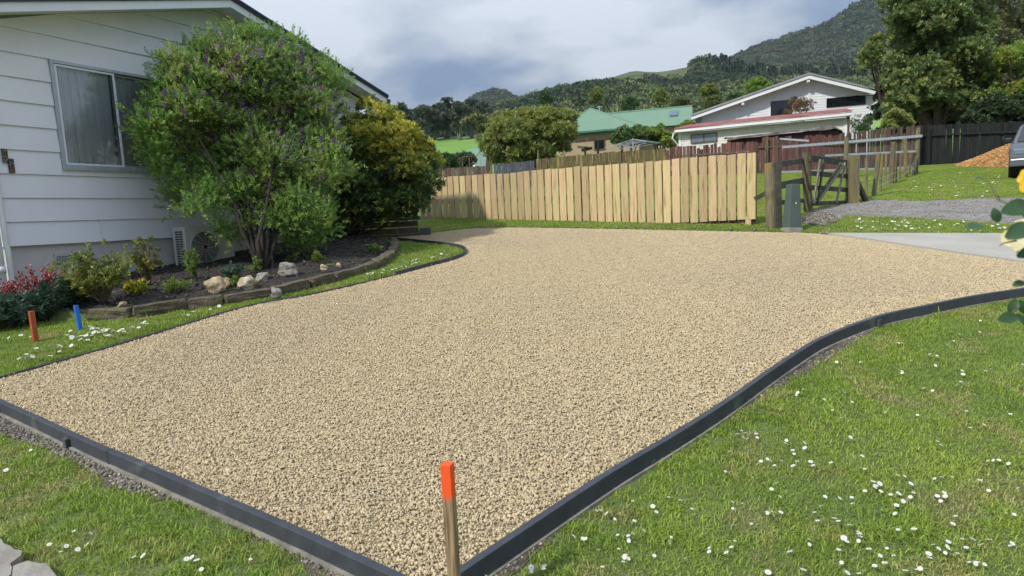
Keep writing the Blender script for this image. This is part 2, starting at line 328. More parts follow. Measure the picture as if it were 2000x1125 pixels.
def blob_mesh(name,seed,sx=1,sy=1,sz=1,sub=2,amp=.18,cut=None):
    import bmesh
    from mathutils import noise
    bm=bmesh.new(); bmesh.ops.create_icosphere(bm,subdivisions=sub,radius=1)
    for v in bm.verts:
        n=noise.noise(v.co*1.3+Vector((seed*3.1,seed,0)))*amp*2+noise.noise(v.co*3.1+Vector((0,seed,seed)))*amp*.7
        v.co*=1+n; v.co.x*=sx; v.co.y*=sy; v.co.z*=sz
    me=bpy.data.meshes.new(name); bm.to_mesh(me); bm.free(); return me
def rotmats(dirs,spin=None):
    d=np.asarray(dirs,float); d=d/np.linalg.norm(d,axis=1,keepdims=True); n=len(d)
    ref=np.where(np.abs(d[:,2:3])<.95,np.array([[0,0,1.]]),np.array([[1.,0,0]]))
    a=np.cross(ref,d); a/=np.linalg.norm(a,axis=1,keepdims=True); b=np.cross(d,a)
    t=RNG.uniform(0,2*math.pi,n) if spin is None else spin
    c,s=np.cos(t)[:,None],np.sin(t)[:,None]; x=a*c+b*s; y=-a*s+b*c
    return np.stack([x,y,d],axis=2)
def replicate(tv,tf,R,pos,sc):
    tv=np.asarray(tv,float); tf=np.asarray(tf,int); n=len(pos); sc=np.broadcast_to(np.asarray(sc,float).reshape(-1,1,1) if np.ndim(sc)>0 else sc,(n,1,1)) if np.ndim(sc)>0 else sc
    V=np.einsum('nij,kj->nki',R,tv)*sc+np.asarray(pos)[:,None,:]
    F=tf[None]+(np.arange(n)*len(tv))[:,None,None]
    return V.reshape(-1,3),F.reshape(-1,tf.shape[1])
def leaf_t(l=1,w=.4,bend=.15):
    return [(0,0,0),(w/2,l*.0+.0,l*.45),(0,bend*l,l),(-w/2,0,l*.45)],[(0,1,2,3)]
def sprig_t(n,length,l,w,spread=1.0,rs=1):
    r=np.random.default_rng(rs); V=[];F=[]
    for i in range(n):
        h=length*(i+.5)/n; d=np.array([[math.cos(i*2.4)*spread,math.sin(i*2.4)*spread,.55+.9*i/n]])
        R=rotmats(d,np.array([r.uniform(0,6)])); lv,lf=leaf_t(l*r.uniform(.75,1.2),w*r.uniform(.8,1.2),.15)
        v,f=replicate(lv,lf,R,np.array([[0,0,h]]),1.0); F.append(f+len(V)*4); V.append(v)
    return np.vstack(V),np.vstack(F)
def scatter(name,P,rot,scl,vi,variants,m=None,parent=None):
    """one object that sets copies of the variant meshes on points"""
    me=bpy.data.meshes.new(name); P=np.asarray(P,np.float32); me.vertices.add(len(P)); me.vertices.foreach_set('co',P.ravel())
    a=me.attributes.new('rot','FLOAT_VECTOR','POINT'); a.data.foreach_set('vector',np.asarray(rot,np.float32).ravel())
    a=me.attributes.new('scl','FLOAT','POINT'); a.data.foreach_set('value',np.asarray(scl,np.float32).ravel())
    a=me.attributes.new('vi','INT','POINT'); a.data.foreach_set('value',np.asarray(vi,np.int32).ravel())
    me.update(); o=link(name,me,None,parent)
    c=bpy.data.collections.new(name+'_kinds')
    for i,v in enumerate(variants):
        ob=bpy.data.objects.new(f'{name}_kind_{chr(97+i)}',v); c.objects.link(ob)
    g=bpy.data.node_groups.new(name+'_scatter','GeometryNodeTree'); g.interface.new_socket('Geometry',in_out='INPUT',socket_type='NodeSocketGeometry'); g.interface.new_socket('Geometry',in_out='OUTPUT',socket_type='NodeSocketGeometry')
    N=g.nodes; L=g.links; gi=N.new('NodeGroupInput'); go=N.new('NodeGroupOutput'); ip=N.new('GeometryNodeInstanceOnPoints'); ci=N.new('GeometryNodeCollectionInfo')
    ci.inputs['Collection'].default_value=c; ci.inputs['Separate Children'].default_value=True; ci.inputs['Reset Children'].default_value=True
    mp=N.new('GeometryNodeMeshToPoints'); L.new(gi.outputs[0],mp.inputs['Mesh'])
    def attr(nm,t):
        n=N.new('GeometryNodeInputNamedAttribute'); n.data_type=t; n.inputs['Name'].default_value=nm; return [s for s in n.outputs if s.enabled and s.name=='Attribute'][0]
    L.new(mp.outputs[0],ip.inputs['Points']); L.new(ci.outputs[0],ip.inputs['Instance']); ip.inputs['Pick Instance'].default_value=True
    L.new(attr('vi','INT'),ip.inputs['Instance Index']); L.new(attr('scl','FLOAT'),ip.inputs['Scale'])
    e2r=N.new('FunctionNodeEulerToRotation'); L.new(attr('rot','FLOAT_VECTOR'),e2r.inputs[0]); L.new(e2r.outputs[0],ip.inputs['Rotation'])
    L.new(ip.outputs[0],go.inputs[0]); md=o.modifiers.new('scatter','NODES'); md.node_group=g
    return o
# ---------------------------------------------------------------- ground and terrain
def axis(lo,hi,step,far,g=1.06):
    a=list(np.arange(lo,hi+1e-6,step)); s=step
    while a[-1]<far: s*=g; a.append(a[-1]+s)
    s=step
    while a[0]>-far: s*=g; a.insert(0,a[0]-s)
    return np.array(a)
def grid_obj(name,xs,ys,zf,m):
    X,Y=np.meshgrid(xs,ys); P=np.stack([X.ravel(),Y.ravel()],1); z=zf(P); V=np.column_stack([P,z]); nx=len(xs); ny=len(ys)
    i=np.arange((ny-1)*nx).reshape(ny-1,nx)[:,:-1].ravel(); F=np.stack([i,i+1,i+nx+1,i+nx],1)
    return link(name,npmesh(name,V,F),m,smooth=True)
def gfar(P):
    z=ground_z(P); r=np.hypot(P[:,0],P[:,1]); return np.where(r>62,np.minimum(z,5.2)-1.2*S((r-62)/20)-12*S((r-90)/300)*(P[:,1]>0),z)
tag(grid_obj('ground',axis(-9,14,.085,4200),axis(1.5,15.5,.085,4200),gfar,M['lawn']),kind='structure')
def pxaz(X,Y): d=ray(X,Y); return math.atan2(d[0],d[1]), d[2]/math.hypot(d[0],d[1])
def ridge(nodes):
    a=sorted(pxaz(*n) for n in nodes); A=[q[0] for q in a]; T=[q[1] for q in a]
    return lambda az: np.interp(az,A,T)
R_field=ridge([(760,272),(835,271),(940,264),(1100,252),(1300,243),(1600,228),(2000,210)])
R_wood=ridge([(760,258),(860,248),(920,236),(960,222),(1050,205),(1120,192),(1160,186),(1300,198),(1500,200),(2000,185)])
R_mid=ridge([(600,265),(760,255),(900,238),(1000,214),(1100,190),(1165,169),(1200,151),(1230,139),(1250,136),(1270,138),(1300,139),(1330,136),(1355,131),(1380,122),(1410,127),(1450,140),(1600,150),(2000,120)])
R_far=ridge([(400,262),(760,244),(900,215),(930,198),(950,188),(968,184),(985,187),(1005,200),(1060,215),(1200,178),(1300,165),(1400,140),(1420,127),(1440,119),(1470,104),(1500,94),(1530,88),(1560,76),(1600,62),(1625,48),(1640,40),(1660,26),(1675,15),(1695,11),(1720,14),(1740,25),(1800,40),(2000,50),(2600,130)])
RK=np.array([56,120,175,255,300,430,600,780,980,1500,2300.])
def fbm2(P,s,seed=0,o=4):     # cheap smooth noise from summed sines
    r=np.random.default_rng(seed); z=np.zeros(len(P)); a=1
    for k in range(o):
        for _ in range(3):
            t=r.uniform(0,6.28); q=r.uniform(0,6.28); z+=a*np.sin((P[:,0]*math.cos(t)+P[:,1]*math.sin(t))*s*r.uniform(.8,1.3)+q)/3
        s*=2.1; a*=.5
    return z
def hill_z(P):
    P=np.atleast_2d(P); r=np.hypot(P[:,0],P[:,1]); az=np.arctan2(P[:,0],P[:,1])
    base=(5.6-1.5)/56*np.ones(len(P)); mid=R_mid(az); far=R_far(az); wd=np.minimum(R_wood(az),mid-.004); fd=R_field(az)
    T=[base,np.full(len(P),.088),np.full(len(P),.104),fd,np.maximum(fd-.006,.1),wd,(wd*.5+mid*.5)+.004,mid,mid-.035,far,far-.05]
    out=np.zeros(len(P))
    for i in range(len(RK)-1):
        a,b=RK[i],RK[i+1]; k=(r>=a)&(r<=b); t=(r[k]-a)/(b-a); out[k]=T[i][k]*(1-t)+T[i+1][k]*t
    out[r<RK[0]]=base[0]; out[r>RK[-1]]=far[r>RK[-1]]-.05
    z=1.5+out*r+fbm2(P,.035,3)*np.clip((r-300)/400,0,1)*3.2
    z+=fbm2(P,.012,5)*np.clip((r-900)/500,0,1)*5*np.clip((1500-r)/500,0,1)
    w=S((r-58)/70); g=ground_z(P); return g*(1-w)+z*w-.35*(1-S((r-56)/6))
def polar(name,r0,r1,ratio,a0,a1,da,m,lift=0):
    rs=[r0]
    while rs[-1]<r1: rs.append(rs[-1]*ratio)
    az=np.radians(np.arange(a0,a1+.001,da)); R_,A_=np.meshgrid(rs,az); P=np.stack([(R_*np.sin(A_)).ravel(),(R_*np.cos(A_)).ravel()],1)
    z=hill_z(P)+lift; nx=len(rs); i=np.arange((len(az)-1)*nx).reshape(-1,nx)[:,:-1].ravel()
    return tag(link(name,npmesh(name,np.column_stack([P,z]),np.stack([i,i+nx,i+nx+1,i+1],1)),m,smooth=True),kind='structure')
M['field']=mat('far_pasture',(.17,.31,.05),(.13,.25,.04),.05,.95,coord='World',c3=(.20,.33,.07),s3=.02,f3=.5)
M['hill']=mat('hill_grass',(.115,.13,.045),(.07,.09,.035),.03,.95,.8,.15,coord='World',c3=(.045,.065,.03),s3=.018,f3=.5,bdist=3)
M['mount']=mat('bush_mountain',(.045,.07,.05),(.026,.042,.032),.03,.95,1,.09,coord='World',bdist=9,c3=(.05,.07,.035),s3=.006,f3=.55)
polar('pasture',56,290,1.05,-80,80,1.2,M['field'],.2)
polar('hills',255,1000,1.012,-60,75,.45,M['hill'])
polar('mountain',960,2300,1.012,-60,80,.4,M['mount'],-2)
# gravel pad, concrete, track, paving and strips: sheets laid a few millimetres over one another
def sheet(name,outline,dz,m,edge=0,res=.12,jag=0):
    """polygon laid on the slope at height dz, filled as a small-celled sheet with a skirt"""
    import bmesh
    P=np.asarray(outline,float)
    if jag:
        Q=[]
        for i in range(len(P)):
            a=P[i];b=P[(i+1)%len(P)]; n=max(1,int(np.linalg.norm(b-a)/.06))
            for k in range(n): Q.append(a+(b-a)*k/n+RNG.normal(0,jag,2))
        P=np.array(Q)
    bm=bmesh.new()
    z=SL*(P[:,1]-Y0)+dz
    top=[bm.verts.new((x,y,zz)) for (x,y),zz in zip(P,z)]; bot=[bm.verts.new((x,y,zz-.10)) for (x,y),zz in zip(P,z)]
    f=bm.faces.new(top); bm.normal_update()
    if f.normal.z<0: f.normal_flip()
    n=len(top)
    for i in range(n): bm.faces.new((top[i],bot[i],bot[(i+1)%n],top[(i+1)%n]))
    bmesh.ops.triangulate(bm,faces=[f]); bmesh.ops.recalc_face_normals(bm,faces=bm.faces)
    me=bpy.data.meshes.new(name); bm.to_mesh(me); bm.free(); return link(name,me,m)
tag(sheet('gravel_bed',GRAVEL,GR-.012,M['gravel_base']),kind='structure')
tag(sheet('concrete_driveway',CONC,GR+.03,M['conc']),kind='structure')
tag(sheet('farm_track',TRACK,.092,M['track'],jag=.05),kind='structure')
tag(sheet('kerb_soil',RUB_L,.006,M['rubble_soil'],jag=.02),kind='structure')
tag(sheet('edge_soil',RUB_R,.006,M['rubble_soil'],jag=.02),kind='structure')
# garden bed: mounded dark soil between the stone edging and the house
def bed():
    x0,y0=BED.min(0); x1,y1=BED.max(0); xs=np.arange(x0,x1,.06); ys=np.arange(y0,y1,.06); X,Y=np.meshgrid(xs,ys); P=np.stack([X.ravel(),Y.ravel()],1)
    ins=pip(P,BED); z=ground_z(P)+.012+fbm2(P,9,2)*.010+RNG.normal(0,.006,len(P)); nx=len(xs)
    i=np.arange((len(ys)-1)*nx).reshape(-1,nx)[:,:-1].ravel(); F=np.stack([i,i+1,i+nx+1,i+nx],1); F=F[ins[F].all(1)]
    tag(link('garden_soil',npmesh('garden_soil',np.column_stack([P,z]),F),M['soil'],smooth=True),kind='structure')
bed()
# dirt line along the paddock posts and black fence
DIRT=[G(1655,398,.09)[:2],G(1700,385,.09)[:2],G(1740,362,.09)[:2],G(1795,335,.09)[:2]]
# ---------------------------------------------------------------- gravel: patches of loose chips, single chips along the rim
def ico(sub=1):
    import bmesh
    bm=bmesh.new(); bmesh.ops.create_icosphere(bm,subdivisions=sub,radius=1); V=np.array([v.co[:] for v in bm.verts]); F=np.array([[v.index for v in f.verts] for f in bm.faces]); bm.free(); return V,F
ICOV,ICOF=ico(1)
def chips(n,pos,size,jit=.22,flat=.72,seed=0):
    r=np.random.default_rng(seed); V=np.repeat(ICOV[None],n,0)*(1+r.normal(0,jit,(n,len(ICOV),1)).clip(-.4,.4)); V*=np.stack([r.uniform(.8,1.35,n),r.uniform(.7,1.05,n),r.uniform(.5,.9,n)*flat*1.2],1)[:,None,:]
    R=rotmats(np.column_stack([r.normal(0,.5,n),r.normal(0,.5,n),np.ones(n)])); V=np.einsum('nij,nkj->nki',R,V)*size[:,None,None]+pos[:,None,:]
    F=ICOF[None]+(np.arange(n)*len(ICOV))[:,None,None]; return V.reshape(-1,3),F.reshape(-1,3)
def gravel():
    PS=.42; kinds=[]
    for k in range(4):
        r=np.random.default_rng(50+k); n=1850; pos=np.column_stack([r.uniform(-PS/2,PS/2,(n,2)),r.uniform(-.003,.006,n)]); size=r.lognormal(math.log(.0057),.26,n).clip(.0035,.012)
        V,F=chips(n,pos,size,seed=k); me=npmesh('gravel_patch',V,F); me.materials.append(M['stone']); kinds.append(me)
    x0,y0=GRAVEL.min(0); x1,y1=GRAVEL.max(0); gx=np.arange(x0,x1,PS*.98); gy=np.arange(y0,y1,PS*.98); X,Y=np.meshgrid(gx,gy); P=np.stack([X.ravel(),Y.ravel()],1)
    ins=pip(P,GRAVEL)&(pdist(P,GRAVEL,True)>PS*.72); Pi=P[ins]; n=len(Pi)
    und=fbm2(Pi,1.6,4,2)*.004
    q=RNG.integers(0,4,n)*math.pi/2; T=math.atan(SL)
    # rotate about the slope's normal: R = Rx(T) * Rz(q)
    rot=np.array([ (Matrix.Rotation(T,3,'X')@Matrix.Rotation(a,3,'Z')).to_euler()[:] for a in q])
    o=scatter('gravel',np.column_stack([Pi,SL*(Pi[:,1]-Y0)+GR+und]),rot,np.ones(n),RNG.integers(0,4,n),kinds)
    tag(o,'pale limestone gravel spread over the driveway',None,kind='stuff')
    # rim: chips one by one where whole patches do not fit
    cells=P[~ins]; c2=cells[(pdist(cells,GRAVEL,True)<PS*1.3)]; near=[]
    m=1850; off=RNG.uniform(-PS/2,PS/2,(len(c2),m,2)); Q=(c2[:,None,:]+off).reshape(-1,2); k=pip(Q,GRAVEL)&(pdist(Q,GRAVEL,True)>.006); Q=Q[k]
    size=RNG.lognormal(math.log(.0057),.26,len(Q)).clip(.0035,.012); pos=np.column_stack([Q,SL*(Q[:,1]-Y0)+GR+RNG.uniform(-.003,.006,len(Q))])
    n=len(Q); vi=RNG.integers(0,6,n); ks=[]
    for j in range(6):
        V,F=chips(1,np.zeros((1,3)),np.array([1.0]),seed=200+j); me=npmesh('chip',V,F); ks.append(me)
        mm=mat('limestone_single',(.585,.475,.30),(.51,.41,.25),40,.8,coord='World',obj_rand=.20) if j==0 else mm; me.materials.append(mm)
    tag(scatter('gravel_rim',pos,RNG.uniform(0,6.28,(n,3)),size,vi,ks),'pale limestone chips lying against the edging boards',None,kind='stuff')
gravel()
# grey rubble beside the edging boards
def rubble(name,outline,n,s0,s1,m,label,seed,dz=.006,exclude=None,maxd=None):
    r=np.random.default_rng(seed); P0=outline.min(0); P1=outline.max(0); Q=r.uniform(P0,P1,(n*6,2)); Q=Q[pip(Q,outline)][:n]
    size=r.uniform(0,1,len(Q))**2.2*(s1-s0)+s0; z=ground_z(Q)+dz+size*.3
    V,F=chips(len(Q),np.column_stack([Q,z]),size,jit=.34,flat=.8,seed=seed); tag(link(name,npmesh(name,V,F),m),label,None,kind='stuff')
rubble('rubble',RUB_L,12000,.002,.015,M['grey_stone'],'grey broken rubble in the strip beside the left edging board',1)
rubble('rubble',RUB_R,5000,.002,.011,M['grey_stone'],'grey rubble between the curved edging and the right lawn',2)
rubble('mixed_rubble',RUB_R,500,.005,.012,M['stone'],'spilled pale chips beside the curved edging',5)
rubble('mixed_rubble',RUB_L,450,.005,.011,M['stone'],'spilled pale chips beside the left edging board',6)
PILE=poly([(1568,437),(1568,424),(1600,414),(1632,420),(1636,432),(1610,442)],.1)
rubble('rubble',PILE,700,.01,.03,M['grey_stone'],'small spread of grey stones at the end of the farm track',3,.02)
rubble('track_stones',TRACK,5000,.004,.02,mat('track_stone',(.36,.34,.31),(.27,.25,.23),25,.9,island=.25,coord='World'),'grey stones loose on the farm track',4,.012)
BEDc=BED; rubble('bark_chips',BED,2600,.008,.026,mat('bark_chip',(.10,.085,.07),(.05,.042,.035),12,.9,island=.5,coord='World'),'dark bark chips scattered over the garden bed',8,.014)
def back_verge():  # soil and stones under the new fence
    V=poly([(840,452),(1000,442),(1300,444),(1470,447),(1500,452),(1460,455),(1300,452),(1100,449),(900,450)],.10); return V
rubble('verge_stones',back_verge(),500,.008,.03,M['grey_stone'],'small stones in the grass under the new fence',9,.02)

# ---------------------------------------------------------------- grass
GRASSM=[leafmat('grass_blade_a',(.32,.425,.065),(.23,.34,.05),.40,.6,.35,scale=1.1,c3=(.43,.42,.14),s3=2.4,f3=.54),
        leafmat('grass_blade_b',(.35,.45,.075),(.26,.365,.055),.40,.6,.35,scale=1.1,c3=(.45,.40,.16),s3=2.0,f3=.56)]
def blades(n,w,h,ext,seed,lean=.55,round_=False):
    r=np.random.default_rng(seed); p=r.uniform(-ext,ext,(n,2))
    if round_: p=r.normal(0,ext*.5,(n,2))
    hh=h*r.uniform(.35,1.15,n); ww=w*r.uniform(.7,1.3,n); a=r.uniform(0,6.28,n); ln=np.abs(r.normal(0,lean,n))+.15
    t=np.stack([np.cos(a),np.sin(a)],1); s=np.stack([-np.sin(a),np.cos(a)],1)
    V=np.zeros((n,5,3)); base=np.column_stack([p,np.full(n,-.01)])
    mid=base+np.column_stack([t*(hh*.35*ln)[:,None],hh*.6]); tip=base+np.column_stack([t*(hh*1.0*ln)[:,None],hh*(1-.35*np.minimum(ln,1.6))])
    sw=np.column_stack([s*ww[:,None]/2,np.zeros(n)])
    V[:,0]=base-sw; V[:,1]=base+sw; V[:,2]=mid-sw*.8; V[:,3]=mid+sw*.8; V[:,4]=tip
    b=np.arange(n)*5; F=np.concatenate([np.stack([b,b+1,b+3],1),np.stack([b,b+3,b+2],1),np.stack([b+2,b+3,b+4],1)]); return V.reshape(-1,3),F
NOGRASS=[GRAVEL,BED,CONC,KERB,TRACK]
def grass_ok(Q,mg=.0):
    k=np.ones(len(Q),bool)
    for g in NOGRASS: k&=~pip(Q,g)
    return k
def edge_d(Q):
    d=np.full(len(Q),9.)
    for g in NOGRASS+[RUB_L,RUB_R]: d=np.minimum(d,pdist(Q,g,True))
    return d
def grass():
    PS=.5; near=[]; farm=[]
    for k in range(4):
        V,F=blades(4600,.0042,.036,PS/2+.03,300+k); me=npmesh('lawn_patch',V,F); me.materials.append(GRASSM[k%2]); near.append(me)
    for k in range(3):
        V,F=blades(1800,.007,.04,PS/2+.03,320+k); me=npmesh('far_lawn_patch',V,F); me.materials.append(GRASSM[k%2]); farm.append(me)
    gx=np.arange(-8.5,27,PS); gy=np.arange(.8,27,PS); X,Y=np.meshgrid(gx,gy); P=np.stack([X.ravel(),Y.ravel()],1)
    az=np.degrees(np.arctan2(P[:,0],P[:,1])); P=P[(np.abs(az)<52)]
    lim=np.where(P[:,0]<-1.5,14.5,30); P=P[P[:,1]<lim]
    ok=grass_ok(P)&~pip(P,RUB_L)&~pip(P,RUB_R); d=edge_d(P); full=ok&(d>PS*.72)
    Pf=P[full]; r=np.hypot(Pf[:,0],Pf[:,1]); nearm=r<9
    T=math.atan(SL); 
    def rots(n): return np.array([(Matrix.Rotation(T,3,'X')@Matrix.Rotation(a,3,'Z')).to_euler()[:] for a in RNG.integers(0,4,n)*math.pi/2+RNG.normal(0,.05,n)])
    A=Pf[nearm]; n=len(A); tag(scatter('lawn_grass',np.column_stack([A,ground_z(A)]),rots(n),RNG.uniform(.85,1.2,n)*1.0,RNG.integers(0,4,n),near),'short green mown grass of the near lawns',None,kind='stuff')
    A=Pf[~nearm]; n=len(A); tag(scatter('far_grass',np.column_stack([A,ground_z(A)]),rots(n),RNG.uniform(.95,1.25,n),RNG.integers(0,3,n),farm),'green grass of the lawns and paddock beyond the driveway',None,kind='stuff')
    # tufts along every border
    tv=[]
    for k in range(5):
        V,F=blades(34,.0042,.04,.045,340+k,round_=True); me=npmesh('grass_tuft',V,F); me.materials.append(GRASSM[k%2]); tv.append(me)
    cells=P[~full & (d<PS*1.2)]; Q=(cells[:,None,:]+RNG.uniform(-PS/2,PS/2,(len(cells),150,2))).reshape(-1,2)
    k=grass_ok(Q); Q=Q[k]; dg=pdist(Q,GRAVEL,True); db=pdist(Q,STONEL); Q=Q[(dg>.05)&(db>.03)]
    inr=pip(Q,RUB_L)|pip(Q,RUB_R); keep=(~inr)|(RNG.random(len(Q))<.035); Q=Q[keep]
    rr=np.hypot(Q[:,0],Q[:,1]); kk=(rr<9)|(RNG.random(len(Q))<.5); Q=Q[kk]; n=len(Q)
    tag(scatter('border_grass',np.column_stack([Q,ground_z(Q)]),np.column_stack([RNG.normal(0,.15,(n,2)),RNG.uniform(0,6.28,n)]),RNG.uniform(.6,1.35,n),RNG.integers(0,5,n),tv),'grass tufts along the edges of the lawns',None,kind='stuff')
    # longer loose tufts
    Q=RNG.uniform([-6.5,1.5],[7,7],(2600,2)); Q=Q[grass_ok(Q)&~pip(Q,RUB_L)&~pip(Q,RUB_R)]; Q=Q[fbm2(Q,2.2,11,3)>.25]; n=len(Q)
    tag(scatter('long_grass',np.column_stack([Q,ground_z(Q)]),np.column_stack([RNG.normal(0,.25,(n,2)),RNG.uniform(0,6.28,n)]),RNG.uniform(1.1,1.8,n),RNG.integers(0,5,n),tv),'longer tufts standing up in the lawns',None,kind='stuff')
grass()
# ---------------------------------------------------------------- edging boards
def edging(name,line,label,z_top,h=.078,th=.04,close=None,joints=()):
    """a board standing on edge along a line of ground points; outward = left-hand side of the line"""
    L2=np.array(line); t=thing(name,label,'edging board',(float(L2[0][0]),float(L2[0][1]),SL*(L2[0][1]-Y0)),0,'charcoal boards edging the gravel driveway')
    o0=np.array([L2[0][0],L2[0][1],SL*(L2[0][1]-Y0)])
    d=np.gradient(L2,axis=0); d/=np.linalg.norm(d,axis=1,keepdims=True); nrm=np.stack([-d[:,1],d[:,0]],1)
    wob=fbm2(L2,2.0,21,3)*.004
    def strip(nm,off0,off1,za,zb,m,bev=.0):
        V=[];F=[]
        for i,(p,n) in enumerate(zip(L2,nrm)):
            g=SL*(p[1]-Y0)+wob[i]
            for off,z in ((off0,za),(off1,za),(off1,zb),(off0,zb)): V.append(np.array([*(p+n*off),g+z])-o0)
        m_=len(L2)
        for i in range(m_-1):
            a=i*4
            for k in range(4): F.append((a+k,a+(k+1)%4,a+4+(k+1)%4,a+4+k))
        F.append((0,1,2,3)); F.append((m_*4-1,m_*4-2,m_*4-3,m_*4-4))
        return MB().add(V,F).build(nm,m,t,bevel=bev)
    strip('board',0,th,z_top-h,z_top,M['edge'],.004); strip('board_foot',.002,th+.012,z_top-h-.09,z_top-h-.002,M['edge_low'])
    for j in joints:
        i=int(j*(len(L2)-1)); p=L2[i]; n=nrm[i]; g=SL*(p[1]-Y0)
        q=np.array([*(p+n*(th+.014)),g])-o0; MB().beam(q+[0,0,z_top-h-.08],q+[0,0,z_top-.03],.045,.022,up=(n[0],n[1],0)).build('peg',M['edge_low' if name=='curved_edging_board' else 'edge'],t,bevel=.002)
    return t
def resample(L2,step):
    L2=np.array(L2); s=np.concatenate([[0],np.cumsum(np.linalg.norm(np.diff(L2,axis=0),axis=1))]); n=max(2,int(s[-1]/step)+1); u=np.linspace(0,s[-1],n); return np.column_stack([np.interp(u,s,L2[:,0]),np.interp(u,s,L2[:,1])])
LB=resample(LEFTB,.1)               # from the near corner to the far left: outward is the left-hand side
ofsL=LB
k1=int(len(LB)*.50)
edging('edging_board',LB[:k1+1],'straight charcoal edging board from the front corner towards the lower left',GR+.032,joints=(.02,))
edging('edging_board',LB[k1:] if False else LB[k1:]*1.0+0,'charcoal edging board at the left end, leading out of the photo beside grey rubble',GR+.030,joints=(.25,.70))
REs=resample(RIGHTE,.08); q=len(REs)
cut=[0,int(q*.43),q-1]
edging('edging_board',REs[cut[0]:cut[1]+1],'charcoal edging board curving round the bend at the far right of the gravel',GR+.034,h=.088,joints=(.93,))
edging('edging_board',REs[cut[1]:],'long charcoal edging board between gravel and right lawn, ending at the front corner',GR+.034,h=.088,joints=())
LEs=resample(LEFTE,.08)
# thin timber edge round the left lawn, only its far loop stands proud
tipi=int(np.argmax(LEs[:,0]))
edging('edging_strip',LEs[max(tipi-22,0):][::-1],'thin dark edging strip curving round the tip of the left lawn',GR+.055,h=.075,th=.022)
edging('edging_strip',LEs[:max(tipi-22,0)+1][::-1],'thin dark edging strip along the near side of the left daisy lawn',GR+.022,h=.03,th=.018)

# ---------------------------------------------------------------- marker stakes
def stake(p,h,w,m,label,name='marker_stake',lean=(0,0),rz=.3):
    t=thing(name,label,'stake',tuple(p),rz); t.rotation_euler=(lean[0],lean[1],rz)
    mb=MB(); mb.box((-w/2,-w/2,-.15),(w/2,w/2,h)); mb.build('shaft',m,t,bevel=.0015); return t
pc=D(870,905,2.12); cx,cy=pc[0]+.006,pc[1]
t=thing('marker_stake','square wooden stake with a bright orange sprayed tip at the front corner of the gravel','stake',(cx,cy,gz(cx,cy)-.02),rad(-17))
STAKE_Z=pc[2]-(gz(cx,cy)-.02)
mb=MB(); w=.0195; h=STAKE_H
mb.box((-w,-w,STAKE_Z-STAKE_H-.0),(w,w,STAKE_Z)); o=mb.build('shaft',M['orange'],t,bevel=.002)
for v in o.data.vertices: v.co.z-=STAKE_Z-STAKE_H
o.location.z=STAKE_Z-STAKE_H
if STAKE_Z>STAKE_H: pass
p=onto(157,645); stake(p,.265,.036,M['stake_blue'],'short square stake painted bright blue beside the stone edging',rz=rad(-30),lean=(rad(2),rad(-2)))
p=onto(70,668); stake(p,.31,.042,M['stake_red'],'short square stake painted rust red in front of the low red-flowered plants',rz=rad(-30),lean=(rad(1),rad(1)))

# ---------------------------------------------------------------- the near house
HC=np.array([-6.147,7.469,.695]); HA=rad(60.15); HU=np.array([math.cos(HA),math.sin(HA),0]); HN=np.array([math.sin(HA),-math.cos(HA),0])   # along the wall, outward
def W(px,py,off=0): d=ray(px,py); P0=HC+HN*off; t=((P0-O)@HN)/(d@HN); P=O+d*t; return float((P-HC)@HU),float(P[2]-HC[2])
house=thing('house','white weatherboard house with low gable, close on the left behind the shrubs','house',tuple(HC),HA)
ZB=.762; BP=.2935; WL=6.34; APX=3.17; ZAP=4.35; RS=.280     # siding bottom, board pitch, wall length, gable apex (s, height of wall), roof slope
def roofz(s): return ZAP-abs(s-APX)*RS
WS0,WS1,WZ0,WZ1=.765,2.34,1.775,3.065
def wall_core():
    mb=MB(); y0,y1=0.0,.12
    def pr(pts): mb.prism([(a,b) for a,b in pts],1,y0,y1)
    pr([(0,ZB),(WL,ZB),(WL,WZ0),(0,WZ0)]); pr([(0,WZ0),(WS0,WZ0),(WS0,WZ1),(0,WZ1)]); pr([(WS1,WZ0),(WL,WZ0),(WL,WZ1),(WS1,WZ1)])
    pr([(0,WZ1),(WL,WZ1),(WL,roofz(WL)-.06),(APX,ZAP-.06),(0,roofz(0)-.06)]); return mb.build('wall',M['white'],house)
wall_core()
def board(s0,s1,z0,z1,zlow):      # one bevelled weatherboard piece, proud at its foot
    # clip the ends to the roof line
    def lim(z): r=(ZAP-.012-z)/RS; return APX-r,APX+r
    pts=[]
    a0,b0=lim(z0); a1,b1=lim(z1); L0,L1=max(s0,a0),max(s0,a1); R0,R1=min(s1,b0),min(s1,b1)
    if R0-L0<.03: return
    if R1<L1: zz=ZAP-.012; L1=R1=APX; z1=zz
    th=lambda z:-(.030-.022*(z-zlow)/BP)
    V=[(L0,th(z0),z0),(R0,th(z0),z0),(R1,th(z1),z1),(L1,th(z1),z1),(L0,0.001,z0),(R0,0.001,z0),(R1,0.001,z1),(L1,0.001,z1)]
    MB().add(V,[(0,1,2,3),(4,7,6,5),(0,4,5,1),(1,5,6,2),(2,6,7,3),(3,7,4,0)]).build('weatherboard',M['white'],house)
k=0
while True:
    z0=ZB+k*BP; z1=z0+BP-.002
    if z0>ZAP-.03: break
    if z1<=WZ0 or z0>=WZ1:
        if k==0: board(.03,1.098,z0,z1,z0); board(1.102,WL,z0,z1,z0)
        else: board(.03,WL,z0,z1,z0)
    else:
        board(.03,WS0-.045,z0,z1,z0); board(WS1+.045,WL,z0,z1,z0)
        if z0<WZ0-.045: board(WS0-.043,WS1+.043,z0,WZ0-.045,z0)
        if z1>WZ1+.045: board(WS0-.043,WS1+.043,WZ1+.045,z1,z0)
    k+=1
box('corner_board',(-.012,-.036,ZB-.005),(.028,.12,roofz(0)-.02),M['white'],house)
